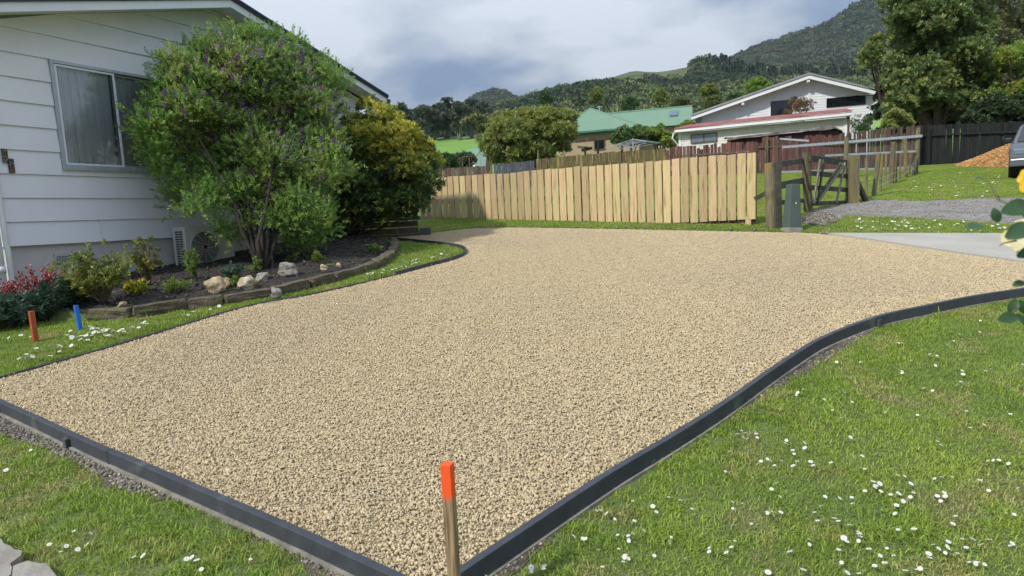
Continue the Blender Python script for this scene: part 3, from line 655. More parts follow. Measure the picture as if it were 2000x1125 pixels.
box('joint_strip',(1.09,-.034,ZB+.002),(1.108,-.03,ZB+BP-.01),M['white'],house)
box('foundation',(.02,.03,-1.2),(WL-.03,.24,ZB-.006),M['foundation'],house)
# side and back walls, so the house is whole from a step aside
box('side_wall',(0,.122,ZB),(.12,5.6,roofz(0)-.1),M['white'],house); box('side_wall',(WL-.12,.122,ZB),(WL,5.6,roofz(WL)-.1),M['white'],house)
box('side_foundation',(.03,.242,-1.2),(.2,5.5,ZB-.006),M['foundation'],house); box('side_foundation',(WL-.2,.242,-1.2),(WL-.03,5.5,ZB-.006),M['foundation'],house)
box('floor',(.13,.13,ZB+.1),(WL-.13,5.5,ZB+.2),M['dark'],house)
# roof: two slabs, barge boards, soffits, gutters
OV=.45; EV=.37
for sg in (-1,1):
    e=APX+sg*(APX+EV); a=APX
    def sl(dz0,dz1,y0,y1,nm,m,ee=e,aa=a):
        z=lambda s:ZAP-abs(s-APX)*RS
        pts=[(aa,z(aa)+dz0),(ee,z(ee)+dz0),(ee,z(ee)+dz1),(aa,z(aa)+dz1)]
        return MB().prism(pts,1,y0,y1).build(nm,m,house)
    sl(.058,.088,-OV-.03,5.9,'roof',M['roof_dark'],e+sg*.02,a)
    sl(-.012,.005,-OV+.026,-.038,'soffit',M['soffit'])
    sl(-.055,.055,-OV,-OV+.024,'barge_board',M['fascia'])
    sl(.0,.054,-OV+.026,7.6,'roof_lining',M['soffit'],e-sg*.02,a) if False else None
    sl(.089,.125,-OV-.045,-OV+.05,'barge_flashing',M['navy'],e+sg*.02,a)
    zz=ZAP-abs(e-APX)*RS
    box('gutter',(min(e,e+sg*.1)+sg*.022,-OV+.0,zz-.06),(max(e,e+sg*.1)+sg*.022,5.8,zz+.045),M['navy'],house)
    s0,s1=sorted((e,APX+sg*(APX-.0)))
    box('eave_soffit',(s0,-.036,zz-.055),(s1,5.8,zz-.04),M['soffit'],house)
    box('eave_fascia',(min(e,e-sg*.02),-OV+.026,zz-.055),(max(e,e-sg*.02),5.8,zz+.055),M['fascia'],house)
# window
def window():
    f=MB(); s0,s1,z0,z1=WS0,WS1,WZ0,WZ1
    for a,b in (((s0-.042,-.045,z0-.042),(s0,.05,z1+.042)),((s1,-.045,z0-.042),(s1+.042,.05,z1+.042)),((s0,-.045,z0-.042),(s1,.05,z0)),((s0,-.045,z1),(s1,.05,z1+.042))): f.box(a,b)
    fr=f.build('window_frame',M['alu'],house,bevel=.004)
    box('window_sill',(s0-.05,-.065,z0-.062),(s1+.05,.0,z0-.044),M['alu'],fr)
    sm=s0+.72
    for i,(a,b,y) in enumerate(((s0+.004,sm+.022,-.022),(sm-.018,s1-.004,.008))):
        g=MB(); w=.028
        for q0,q1 in (((a,y-.012,z0+.004),(a+w,y+.012,z1-.004)),((b-w,y-.012,z0+.004),(b,y+.012,z1-.004)),((a+w,y-.012,z0+.004),(b-w,y+.012,z0+.004+w)),((a+w,y-.012,z1-.004-w),(b-w,y+.012,z1-.004))): g.box(q0,q1)
        g.build('sash',M['alu' if i else 'fascia'],fr,bevel=.003); MB().add([(a+w-.002,y,z0+w),(b-w+.002,y,z0+w),(b-w+.002,y,z1-w),(a+w-.002,y,z1-w)],[(0,1,2,3)]).build('pane',M['glass'],fr)
    # net curtains hanging in folds behind the glass
    for a,b,sd in ((s0+.01,sm-.005,1),(sm+.005,s1-.01,2)):
        n=150; V=[];F=[]; r=np.random.default_rng(sd); ph=r.uniform(0,6)
        for j in range(9):
            v=j/8; 
            for i in range(n+1):
                u=i/n; x=a+(b-a)*u; fold=.020*math.sin(u*48+ph+.8*math.sin(u*9+v*.8)+v*.5)+.012*math.sin(u*101+ph*2+v)+.01*math.sin(u*17+ph)
                V.append((x+.006*math.sin(v*3+u*30),.062+fold*.8,z0+.01+(z1-z0-.02)*v))
        for j in range(8):
            for i in range(n): q=j*(n+1)+i; F.append((q,q+1,q+n+2,q+n+1))
        MB().add(V,F).build('curtain',M['curtain'],house,smooth=True)
    box('room_back',(s0-.1,.42,z0-.2),(s1+.1,.44,z1+.2),M['soffit'],house)
window()
# foundation vent
a=W(106,496); b=W(152,513)
vt=box('vent',(a[0],.012,b[1]),(b[0],.0295,a[1]),M['vent'],house)
s0,s1,z0,z1=a[0]+.025,b[0]-.025,b[1]+.03,a[1]-.03
box('vent_opening',(s0,.0095,z0),(s1,.0115,z1),M['dark'],vt)
g=MB()
for i in range(13): x=s0+(s1-s0)*i/12; g.box((x-.003,.002,z0),(x+.003,.009,z1))
for i in range(4): z=z0+(z1-z0)*i/3; g.box((s0,.001,z-.003),(s1,.0088,z+.003))
g.build('vent_grille',M['vent'],vt)
# downpipes at the corner
dp=MB().tube([(-.085,-.03,-.6),(-.085,-.03,1.62),(-.10,-.03,1.75),(-.19,-.03,1.95),(-.19,-.03,3.05)],.044,14).build('downpipe',M['pvc'],house,smooth=True)
MB().tube([(-.085,-.03,.44),(-.085,-.03,.52)],.051,14).build('pipe_joint',M['pvc'],dp,smooth=True)
dp=MB().tube([(.0,-.062,-.6),(.0,-.062,.70),(-.012,-.065,.80),(-.02,-.075,2.1),(-.02,-.075,3.1)],.031,12).build('downpipe',M['pvc'],house,smooth=True)
MB().tube([(.0,-.062,.30),(.0,-.062,.35)],.037,12).build('pipe_bracket',M['alu'],dp,smooth=True)
# stepped mosaic ornament
orn=thing('mosaic_ornament','small stepped wall ornament of coloured mosaic tiles at the left corner of the white house','ornament',tuple(HC+HU*.14+HN*.034+np.array([0,0,1.79])),HA)
tiles=[mat('tile_'+n,c,None,20,.3) for n,c in (('red',(.42,.08,.05)),('green',(.05,.16,.07)),('cream',(.5,.45,.3)),('black',(.03,.03,.035)),('blue',(.06,.10,.2)),('brown',(.2,.10,.06)))]
bk=MB().box((-.055,-.012,-.02),(.0,0,.145)).box((-.006,-.012,-.14),(.052,0,.03)).build('backing',M['black'],orn)
tm={}
for (x0,x1,z0,z1) in ((-.052,-.004,-.016,.142),(0.0,.049,-.137,.026)):
    nx,nz=4,13
    for i in range(nx):
        for j in range(nz):
            mi=RNG.integers(0,6)
            if mi not in tm: me=MB().box((-.005,-.0145,-.0052),(.005,-.0122,.0052)).mesh('tile'); me.materials.append(tiles[mi]); tm[mi]=me
            o=link('tile',tm[mi],None,orn); o.location=(x0+(x1-x0)*(i+.5)/nx,0,z0+(z1-z0)*(j+.5)/nz)
# heat pump outdoor unit
ac=thing('heat_pump','cream outdoor heat pump unit with a louvred side and round fan beside the white house','heat pump',tuple(HC+HU*2.03+np.array([0,0,.285])),HA)
AW,AH,AD=.80,.63,.31; y1=-.11; y0=y1-AD
c=box('casing',(0,y0,0),(AW,y1,AH),M['ac'],ac,bevel=.012)
for r_,(ya,yb) in enumerate(((y0+.055,y0+.135),(y0+.150,y0+.235))):
    for i in range(15):
        z=.04+i*.036; box('side_louvre',(-.004,ya,z),(-.0005,yb,z+.022),M['ac_dark'],ac)
fx,fz,fr_=.30,.315,.235
def disc(cx,cz,y,r,n=40): return [(cx+r*math.cos(2*math.pi*i/n),y,cz+r*math.sin(2*math.pi*i/n)) for i in range(n)]
MB().add(disc(fx,fz,y0-.002,fr_),[tuple(range(40))]).build('fan_opening',M['ac_dark'],ac)
g=MB()
for rr in np.linspace(.05,fr_,9): g.tube([(fx+rr*math.cos(a),y0-.016,fz+rr*math.sin(a)) for a in np.linspace(0,2*math.pi,41)],.0032 if rr<fr_-.01 else .008,6)
for a in np.linspace(0,2*math.pi,13)[:-1]: g.tube([(fx+.03*math.cos(a),y0-.014,fz+.03*math.sin(a)),(fx+fr_*math.cos(a+.5),y0-.014,fz+fr_*math.sin(a+.5))],.003,6)
g.build('fan_guard',M['ac'],ac)
g=MB()
for a in np.linspace(0,2*math.pi,4)[:-1]: g.add([(fx,y0-.005,fz),(fx+.2*math.cos(a),y0-.005,fz+.2*math.sin(a)),(fx+.2*math.cos(a+.7),y0-.009,fz+.2*math.sin(a+.7))],[(0,1,2)])
g.build('fan_blades',M['black'],ac)
for x in (.06,.60): box('foot',(x,y0+.02,-.10),(x+.11,y1-.02,-.002),M['pvc'],ac,bevel=.004)
MB().tube([(.02,y0+.16,.02),(.0,y0+.12,-.08),(.05,y0+.06,-.17),(.09,y0+.0,-.2)],.012,8).build('drain_hose',M['pvc'],ac,smooth=True)

# ---------------------------------------------------------------- bed edging stones and rocks
joints=[176,221,265,308,350,389,427,460,494,526,557,593,632,668,702,733]
import itertools
SLs=resample(STONEL,.02); ss=np.concatenate([[0],np.cumsum(np.linalg.norm(np.diff(SLs,axis=0),axis=1))])
L_=ss[-1]; pos=0; i=0; descr=['mossy','brown','dark','flaky','lichened','pale-topped','rounded','rough']
while pos<L_-.15:
    ln=.46+.10*math.sin(i*2.3)+(0 if i<7 else -.12) ; a,b=pos,min(pos+ln,L_); pos=b+.02
    p=np.array([np.interp(a,ss,SLs[:,0]),np.interp(a,ss,SLs[:,1])]); q=np.array([np.interp(b,ss,SLs[:,0]),np.interp(b,ss,SLs[:,1])])
    m_=(p+q)/2; d=q-p; LN=np.linalg.norm(d); an=math.atan2(d[1],d[0])
    import bmesh
    bm=bmesh.new(); bmesh.ops.create_cube(bm,size=1); bmesh.ops.subdivide_edges(bm,edges=bm.edges,cuts=3,use_grid_fill=True)
    from mathutils import noise
    for v in bm.verts:
        c=v.co.copy(); nn=Vector((noise.noise(c*2.2+Vector((i*7,0,0))),noise.noise(c*2.2+Vector((0,i*7,3))),noise.noise(c*2.2+Vector((5,0,i*7)))))
        rnd=c.normalized()*.62; c=c.lerp(rnd,.22); v.co=Vector((c.x*LN,c.y*.14,c.z*.15))+nn*.022
    me=bpy.data.meshes.new('edging_stone'); bm.to_mesh(me); bm.free()
    o=link('edging_stone',me,M['edging_stone']); o.location=(m_[0],m_[1],SL*(m_[1]-Y0)+.085+.045+.01*math.sin(i*1.7)); o.rotation_euler=(math.atan(SL)*.5+.03*math.sin(i*5),math.atan2(-SL*d[1],LN),an)
    where='beside the blue stake' if i==0 else ('at the far end of the bed' if b>=L_-.16 else None)
    ord_=['first','second','third','fourth','fifth','sixth','seventh','eighth','ninth','tenth','eleventh','twelfth','thirteenth','fourteenth','fifteenth','sixteenth','seventeenth','eighteenth','nineteenth','twentieth'][i]
    tag(o,(f'mossy stone block {where}, ending the garden edging' if where else f'mossy brown garden edging stone, {ord_} from the blue stake'),'edging stone','mossy stone blocks edging the garden bed'); i+=1
def rock(px,py,w,h,m,label,seed,dep=.8,zz=0,group='loose rocks in the garden bed'):
    p=onto(px,py,.15); s=math.hypot(p[0],p[1])/FPX; me=blob_mesh('rock',seed,w*s/2,w*s/2*dep,h*s/2*1.1,3,.22); o=link('rock',me,m,smooth=False); o.location=(p[0],p[1],p[2]+h*s*.36+zz); o.rotation_euler=(.1*seed%1,.07*seed%.6,seed*.9); tag(o,label,'rock',group)
rock(424,576,36,28,M['rock_tan'],'largest pale tan rock in front of the heat pump',1)
rock(436,577,26,16,M['rock_grey'],'flat whitish rock leaning against the largest pale rock',2)
rock(443,560,22,16,M['rock_tan'],'small pale tan rock just behind the flat whitish rock',3)
rock(484,564,34,26,M['rock_tan'],'orange-brown knobbly rock below the trunk of the purple-flowered shrub',4)
rock(515,566,28,16,M['rock_grey'],'low grey rock just right of the orange-brown rock',5)
rock(540,564,24,22,M['rock_grey'],'rounded brown-grey rock at the middle of the bed edging',6)
rock(566,555,36,26,M['rock_grey'],'large dull brown rock right of the rounded grey rock',7)
rock(634,528,17,10,M['rock_tan'],'small pinkish rock lying in the shaded far half of the bed',8)
rock(661,522,13,9,M['rock_tan'],'tiny pale rock in the shaded bed, farthest along',9)
rock(215,608,20,14,M['rock_grey'],'small round grey stone behind the first edging blocks',10)
rock(240,600,15,9,M['rock_tan'],'small flat pinkish stone beside the round grey stone',12)
# broken concrete kerb in the near left corner
K1=poly([(-260,930),(0,1056),(20,1072),(48,1083),(34,1098),(18,1108),(26,1130),(-60,1180),(-300,1300)],0.03); K2=poly([(28,1112),(52,1102),(75,1104),(98,1112),(112,1135),(150,1190),(60,1300),(-40,1190),(22,1140)],0.03)
for n_,K,lb in (('kerb_slab',K1,'worn pale concrete kerb slab cut by the left edge of the photo'),('kerb_slab',K2,'worn pale concrete kerb piece at the bottom left corner, beyond the crack')):
    K=resample(np.vstack([K,K[:1]]),.05)[:-1]; K=K+RNG.normal(0,.004,K.shape)
    tag(sheet(n_,K,.045,M['conc_old']),lb,'kerb','worn kerb pieces at the lower left corner')
# ---------------------------------------------------------------- fences
def paling_mesh(name,w,h,th,m,top=0.0,seed=0):
    mb=MB(); mb.add([(-w/2,-th/2,0),(w/2,-th/2,0),(w/2,th/2,0),(-w/2,th/2,0),(-w/2,-th/2,h),(w/2,-th/2,h-top),(w/2,th/2,h-top),(-w/2,th/2,h)],[(0,3,2,1),(4,5,6,7),(0,1,5,4),(1,2,6,5),(2,3,7,6),(3,0,4,7)])
    me=mb.mesh(name); me.materials.append(m); return me
def along(P,Q,t): return P+(Q-P)*t
# the new pine fence: points of its foot and top at both ends
FR=np.array([4.33,11.55]); FL=np.array([-2.25,15.4])
fd=FR-FL; FLEN=np.linalg.norm(fd); fa=math.atan2(fd[1],fd[0])
def solve_on(px,py,A,B):    # height on the vertical plane through A,B seen at a photo position
    d=ray(px,py); nrm=np.array([-(B-A)[1],(B-A)[0],0]); t=((np.array([*A,0])-O)@nrm)/(d@nrm); P=O+d*t; return float((P[:2]-A)@(B-A)/np.linalg.norm(B-A)),float(P[2])
bt=[solve_on(x,y,FL,FR) for x,y in ((820,441),(870,441),(985,444),(1100,442),(1250,438),(1400,432),(1476,428))]
tt=[solve_on(x,y,FL,FR) for x,y in ((820,350),(870,345),(985,338),(1150,325),(1250,317),(1400,303),(1476,298))]
fb=lambda s:float(np.interp(s,[a for a,b in bt],[b for a,b in bt])); ft=lambda s:float(np.interp(s,[a for a,b in tt],[b for a,b in tt]))
s_end=bt[-1][0]; fence=thing('picket_fence','new pale pine paling fence along the back of the gravel driveway','fence',(FL[0],FL[1],0),fa)
PW=.146; pitch=.175; n=int((s_end+.1)/pitch); variants=[]
for i in range(n):
    s=s_end-PW/2-i*pitch+random.gauss(0,.003); z0=fb(s)+random.gauss(0,.006); z1=ft(s)+random.gauss(0,.008)
    if s<-.2: break
    me=paling_mesh('paling',PW,z1-z0,.019,M['paling'],top=random.gauss(0,.004)); o=link('paling',me,None,fence); o.location=(s,random.gauss(0,.0015)-.012,z0); o.rotation_euler=(random.gauss(0,.004),random.gauss(0,.004),0)
for fr in (.16,.50,.86):
    mb=MB(); S_=np.linspace(0,s_end-.02,12)
    for a,b in zip(S_[:-1],S_[1:]): mb.beam((a,.035,fb(a)*(1-fr)+ft(a)*fr),(b,.035,fb(b)*(1-fr)+ft(b)*fr),.048,.09)
    mb.build('rail',M['pine_rail'],fence)
for s in np.arange(s_end-.05,0,-1.72): box('post',(s-.05,.06,fb(s)-.45),(s+.05,.155,ft(s)-.03),M['pine_rail'],fence,bevel=.004)
for s in (s_end-.13,s_end-1.95): box('post_foot',(s-.05,-.02,fb(s)-.4),(s+.05,.055,fb(s)+.06),M['paling'],fence,bevel=.003)
mb=MB(); S_=np.linspace(0,s_end-.02,12)
for a,b in zip(S_[:-1],S_[1:]): mb.beam((a,.05,fb(a)-.03),(b,.05,fb(b)-.03),.03,.10)
mb.build('base_board',M['old_timber'],fence)
# long weathered paling fences behind
def old_fence(name,label,pts,w,gap,hm,m,railm,posts=2.2,kinds=4,side=-1,railpos=(.42,),group=None,broken=0.0,prail=.07,postup=.0,rag=.012):
    """pts: (x, y, foot z, top z) along the line"""
    pts=[np.array(p,float) for p in pts]; a=pts[0]; t=thing(name,label,'fence',(a[0],a[1],0),0,group)
    seg=np.concatenate([[0],np.cumsum([np.linalg.norm((q-p)[:2]) for p,q in zip(pts[:-1],pts[1:])])]); Ls=seg[-1]
    P=lambda s:np.array([np.interp(s,seg,[p[k] for p in pts]) for k in range(4)])
    ks=[paling_mesh('paling',w,1,.02,m,top=random.uniform(-.02,.02)) for _ in range(kinds)]
    s=w/2; i=0
    while s<Ls:
        p=P(s); d=P(min(s+.05,Ls))-P(max(s-.05,0)); o=link('paling',random.choice(ks),None,t); z0=p[2]-.1; hh=p[3]-z0+random.gauss(0,rag)
        if random.random()<broken: hh*=random.uniform(.80,.97)
        o.location=(p[0]-a[0],p[1]-a[1],z0); o.scale=(1,1,hh); o.rotation_euler=(random.gauss(0,.008),random.gauss(0,min(.012,rag)*.9),math.atan2(d[1],d[0])); s+=w+gap+random.uniform(0,.008); i+=1
    for rp in railpos:
        mb=MB(); q=np.linspace(0,Ls,max(2,int(Ls/1.5)))
        for u,v in zip(q[:-1],q[1:]):
            A,B=P(u),P(v); dd=(B-A)[:2]; dd/=np.linalg.norm(dd); nn=np.array([dd[1],-dd[0]])*.05*(-side)*-1
            mb.beam((A[0]-a[0]+nn[0],A[1]-a[1]+nn[1],A[3]-rp+0),(B[0]-a[0]+nn[0],B[1]-a[1]+nn[1],B[3]-rp),.05,prail)
        mb.build('rail',railm,t)
    for s in np.arange(.3,Ls,posts):
        A=P(s); d=P(min(s+.05,Ls))-P(max(s-.05,0)); dd=d[:2]/np.linalg.norm(d[:2]); nn=np.array([dd[1],-dd[0]])*.11*(-side)*-1
        MB().box((-.05,-.05,0),(.05,.05,A[3]-A[2]+.2+postup)).build('post',railm,t).location=(A[0]-a[0]+nn[0],A[1]-a[1]+nn[1],A[2]-.2)
    return t
def fp(px,ptop,Y,pbase=None):
    T=D(px,ptop,Y); z0=gz(T[0],T[1]) if pbase is None else D(px,pbase,Y)[2]; return (T[0],T[1],z0,T[2])
old_fence('old_fence','weathered brown paling fence at the left, behind the pale new fence and before the shed',[fp(790,332,34),fp(865,329,33),fp(963,323,31.5)],.14,.012,1.3,M['old_timber'],M['post'],posts=1.55,group='old brown paling fences behind the new fence')
og=old_fence('board_gate','dark blue-grey boarded gate panel in the old fence behind the new fence','x' and [fp(964,321,31.4),fp(1046,314,30.2)],.14,.012,1.3,M['grey_timber'],M['grey_timber'],posts=1.9,railpos=(.38,)); og['category']='gate'
old_fence('old_fence','mossy brown paling fence in the middle, below the green-roofed house',[fp(1047,311,30.2),fp(1120,304,29.2),fp(1200,297,28.4),fp(1300,290,27.4)],.14,.010,1.3,M['moss_timber'],M['old_timber'],posts=1.42,group='old brown paling fences behind the new fence',railpos=(.45,))
old_fence('old_fence','dark red-brown paling fence with dark posts, below the white houses',[fp(1301,288,27.4),fp(1400,281,26.7),fp(1480,276,26)],.13,.010,1.3,M['red_timber'],M['old_timber'],posts=1.42,group='old brown paling fences behind the new fence',railpos=(.40,),broken=.1)
old_fence('old_fence','ragged red-brown board fence standing behind the grey steel rails',[fp(1481,268,25.9),fp(1560,266,25.6),fp(1640,262,25.5)],.12,.008,1.3,M['red_timber'],M['old_timber'],posts=3.2,group='old brown paling fences behind the new fence',broken=.25,side=1)
old_fence('old_fence','brown paling fence with gaps, rising to meet the black fence',[fp(1641,262,25.5),fp(1720,252,25.8),fp(1795,246,26.0)],.10,.022,1.3,M['old_timber'],M['old_timber'],posts=3.2,group='old brown paling fences behind the new fence',broken=.15,side=1)
old_fence('black_fence','tall near-black boarded fence at the right, behind the mulch pile',[fp(1797,245,26.2),fp(1900,241,26.3),fp(2010,237,26.4),fp(2300,228,26.5)],.14,.002,1.7,M['black_timber'],M['black_timber'],posts=6,side=1,rag=.005)
# small vine leaves on the black fence come with the plants below

# ---------------------------------------------------------------- paddock posts, gate and steel rails
def onz(px,py,dz=.085):
    p=G(px,py,dz); z=gz(p[0],p[1]); return np.array([p[0],p[1],z])
def post(name,pxt,pyt,pxb,pyb,r,m,label,cat='post',group=None,square=False,n=12,seed=0):
    b=onz(pxb,pyb); tp=D(pxt,pyt,b[1]); h=tp-b; t=MB(); L_=np.linalg.norm(h); 
    if square: t.beam((0,0,-.2),tuple(h),r*2,r*2)
    else:
        k=np.linspace(-.12,1,9); t.tube([h*q+np.array([random.gauss(0,r*.05),random.gauss(0,r*.05),0]) for q in k],[r*(1.04-.12*q+random.gauss(0,.02)) for q in k],n)
    o=t.build(name,m,None,smooth=False,bevel=.004 if square else 0); o.location=b; return tag(o,label,cat,group),b,tp
gp='posts round the farm gate'
_,PA,PAt=post('round_post',1503,318,1508,446,.10,M['post'],'thick round lichened post just right of the new pine fence','post',gp)
post('square_post',1519,318,1521,447,.045,M['gate'],'slim dark square post fixed against the thick round post','post',gp,square=True)
_,PB,PBt=post('round_post',1573,298,1579,414,.088,M['post'],'tall rusty-brown round post, between the green pillar and the gate','post',gp)
_,PC,PCt=post('square_post',1665,305,1664,397,.11,M['post'],'stout grey-green gate post at the right end of the open-framed gate','post',gp,square=True)
rp=thing('post_rails','three dark mossy rails joining the two round posts left of the gate','fence rails',tuple(PA))
for (ya,yb,h) in ((322,314,.10),(364,353,.13),(396,392,.09)):
    a=D(1516,ya,PA[1])-PA; b=D(1568,yb,PB[1])-PA; MB().beam(a,b,.035,h).build('rail',M['gate'],rp,bevel=.003)
a=D(1474,389,PA[1]+.05); b=D(1500,375,PA[1]); o=MB().beam((0,0,0),b-a,.05,.08).build('brace_rail',M['gate']); o.location=a; tag(o,'dark slanting brace between the new fence end and the thick round post','brace')
o=MB(); a=D(1672,350,PC[1]); b=onz(1692,393); o=o.beam((0,0,0),b-a+np.array([0,0,-.03]),.07,.11).build('brace',M['gate']); o.location=a; tag(o,'dark slanting strut propping the stout gate post on its right','brace')
# gate: hung between the two posts, sagging
gt=thing('farm_gate','old dark timber farm gate with slanting pale uprights, sagging between two posts','gate',tuple(PB))
GA,GB=PB+np.array([.12,.0,0]),PC+np.array([-.16,0,0])
def gpnt(px,py):
    d=ray(px,py); A=GA[:2]; B=GB[:2]; nrm=np.array([-(B-A)[1],(B-A)[0],0]); t=((np.array([*A,0])-O)@nrm)/(d@nrm); return O+d*t-PB
for a,b,h in (((1582,309),(1668,320),.12),((1582,338),(1662,345),.10),((1582,366),(1656,371),.10),((1584,398),(1654,395),.09)):
    MB().beam(gpnt(*a),gpnt(*b),.035,h).build('rail',M['gate'],gt,bevel=.003)
gd=(GB-GA)/np.linalg.norm(GB-GA); gn=np.array([gd[1],-gd[0],0])*.035
for a,b,w_,mm in (((1599,312),(1586,398),.07,'gate_pale'),((1606,312),(1593,398),.06,'gate'),((1648,318),(1630,396),.07,'gate_pale'),((1662,322),(1648,397),.07,'gate'),((1644,322),(1595,393),.08,'gate_pale'),((1640,318),(1592,390),.05,'gate')):
    MB().beam(gpnt(*a)+gn,gpnt(*b)+gn,w_,.03,up=(gn[0],gn[1],0)).build('upright' if a[0]!=1644 and a[0]!=1640 else 'diagonal_brace',M[mm],gt,bevel=.003)
# line of posts climbing from the gate to the black fence
desc=[('thin rust-brown stake post',1692,308,1692,388,.035),('leaning grey post',1717,299,1706,384,.055),('slim upright post',1723,300,1719,373,.035),('thin post',1731,301,1729,364,.03),('thick tall post',1745,277,1740,359,.075),('thin dark batten',1751,302,1750,356,.022),('thin grey batten',1759,300,1758,350,.022),('stout brown post',1768,271,1769,347,.06),('thin end batten',1777,300,1777,341,.022)]
plc=['nearest the gate brace','second from the gate','third from the gate','fourth from the gate','in the middle of the row','just past the thick tall one','sixth past the gate brace','two before the far end','last before the strutted end post']
for (nm,xt,yt,xb,yb,r),w_ in zip(desc,plc):
    post('paddock_post',xt,yt,xb,yb,r,M['post'],f'{nm} of the paddock row, {w_}','post','row of paddock posts right of the gate',square=r<.03,n=8)
_,PE,PEt=post('paddock_post',1794,250,1788,340,.075,M['post'],'strutted end post of the paddock row, against the black fence','post','row of paddock posts right of the gate')
o=MB().beam((0,0,0),onz(1783,343)-D(1790,308,PE[1])+[0,0,-.05],.10,.10).build('strut',M['gate']); o.location=D(1790,308,PE[1]); tag(o,'short dark strut leaning on the end post by the black fence','brace')
_,PD,PDt=post('tall_post',1653,268,1652,349,.075,M['post'],'tall lichened post behind the gate carrying the grey steel rails','post')
for a,Ya,b,Yb,r,lb in (((1528,287.5),22.6,(1801,265.5),PE[1]-.12,.055,'longest grey steel rail, topmost, ending at the black fence'),((1612,304),21.8,(1788,295.5),PE[1]-.1,.045,'middle grey steel rail, starting behind the gate'),((1524,336),22.0,(1781,327),PE[1]-.1,.042,'lowest grey steel rail, crossing behind the gate and posts'),((1523,271),23.2,(1580,275),22.6,.038,'short white rail above the longest grey rail')):
    A=D(*a,Ya); B=D(*b,Yb); o=MB().beam((0,0,0),B-A,r,r*1.6).build('steel_rail',M['steel']); o.location=A; tag(o,lb,'rail','steel rails of the stock yard')
# fence wires on the paddock row
for k,(ya,yb) in enumerate(((360,318),(375,328))):
    A=D(1692,ya,onz(1692,388)[1]); B=D(1788,yb,PE[1]); o=MB().tube([(0,0,0),(B-A)*.5+[0,0,-.03],B-A],.006,4).build('fence_wire',M['steel']); o.location=A; tag(o,('upper' if k==0 else 'lower')+' thin wire strung along the paddock post row','wire','wires of the paddock fence')
# green service pillar
p=onto(1546,452,.08); pil=thing('service_pillar','dark grey-green tapered service pillar on a concrete foot beside the round posts','pillar',tuple(p),rad(12)); pil.rotation_euler=(rad(-2),rad(3.5),rad(12))
mb=MB(); hw,hd,tw,td,H=.125,.10,.085,.07,.80
V=[(-hw,-hd,0),(hw,-hd,0),(hw,hd,0),(-hw,hd,0),(-tw,-td,H),(tw,-td,H),(tw,td,H),(-tw,td,H)]; F=[(0,3,2,1),(4,5,6,7),(0,1,5,4),(1,2,6,5),(2,3,7,6),(3,0,4,7)]
MB().add(V,F).build('cabinet',M['pillar'],pil,bevel=.012); MB().box((-hw-.012,-hd-.012,-.2),(hw+.012,hd+.012,.055)).build('concrete_foot',M['conc_old'],pil,bevel=.006)
b_=MB(); b_.tube([(0.0,-.09,.47),(0,-.096,.47)],.013,12); b_.build('lock',M['pvc'],pil)
# planter of stacked timber beside the far end of the fence
def planter():
    A=onto(762,463,.09); B=onto(818,458,.09); d=(B-A); an=math.atan2(d[1],d[0]); L_=np.linalg.norm(d[:2]); t=thing('timber_retainer','low dark timber retaining wall left of the new fence','retaining wall',tuple(A-[.0,0,.1]),an)
    for i in range(3): MB().box((-1.2,0,.03+i*.13),(L_,.05,.03+i*.13+.11)).build('sleeper',M['old_timber'],t,bevel=.006)
    MB().box((-1.2,-.01,.42),(L_+.02,.10,.455)).build('cap_rail',M['old_timber'],t)
    q=onto(831,457,.09); o=MB().box((-.10,-.08,-.1),(.10,.08,.21)).build('timber_block',M['grey_timber'],None,bevel=.006); o.location=q; o.rotation_euler=(0,0,.2); tag(o,'squat dark square timber block at the foot of the left end of the new fence','timber block')
planter()

# ---------------------------------------------------------------- white house on the rise and its red-roofed wing
def frame_from(px0,py0,Y0_,px1,Y1_):
    A=D(px0,py0,Y0_); B=D(px1,py0,Y1_); an=math.atan2(B[1]-A[1],B[0]-A[0]); return A,an
def plane_pt(px,py,A,an,off=0):      # (along, z) on the vertical plane through A with heading an; off = metres towards the viewer
    u=np.array([math.cos(an),math.sin(an),0]); n_=np.array([math.sin(an),-math.cos(an),0]); d=ray(px,py); P0=A+n_*off; t=((P0-O)@n_)/(d@n_); P=O+d*t; return float((P-A)@u),float(P[2]-A[2])
def clad(mb_name,poly2,pitch,m,parent,y=-.001,th=.022):
    """lapped boards filling a convex outline (s,z), joined into one part"""
    P=np.array(poly2); z0,z1=P[:,1].min(),P[:,1].max(); mb=MB(); z=z0
    def xs(zz):
        X=[]
        for i in range(len(P)):
            a,b=P[i],P[(i+1)%len(P)]
            if (a[1]-zz)*(b[1]-zz)<=0 and a[1]!=b[1]: X.append(a[0]+(b[0]-a[0])*(zz-a[1])/(b[1]-a[1]))
        return (min(X),max(X)) if len(X)>=2 else None
    while z<z1-.02:
        a=xs(z+.002); b=xs(min(z+pitch,z1)-.003)
        if a and b:
            zt=min(z+pitch,z1); mb.add([(a[0],y-th,z),(a[1],y-th,z),(b[1],y-.002,zt),(b[0],y-.002,zt),(a[0],y,z),(a[1],y,z)],[(0,1,2,3),(0,4,5,1)])
        z+=pitch
    o=mb.build(mb_name,m,parent); o['kind']='stuff'; return o
A,an=frame_from(1372,222,45.5,1706,42.5)
A[2]=0; wh=thing('white_gable_house','large white weatherboard gable house on the rise, left of the tall trees','house',(A[0],A[1],0),an)
pp=lambda x,y,o=0: plane_pt(x,y,A,an,o)
eL,ap,eR=pp(1372,222),pp(1580,150),pp(1706,176); gL=gz(A[0],A[1])-1; 
WALLP=[(0,gL),(eR[0],gL),(eR[0],eR[1]),ap,(0,eL[1])]
MB().prism(WALLP,1,0,9).build('wall',M['w2'],wh)
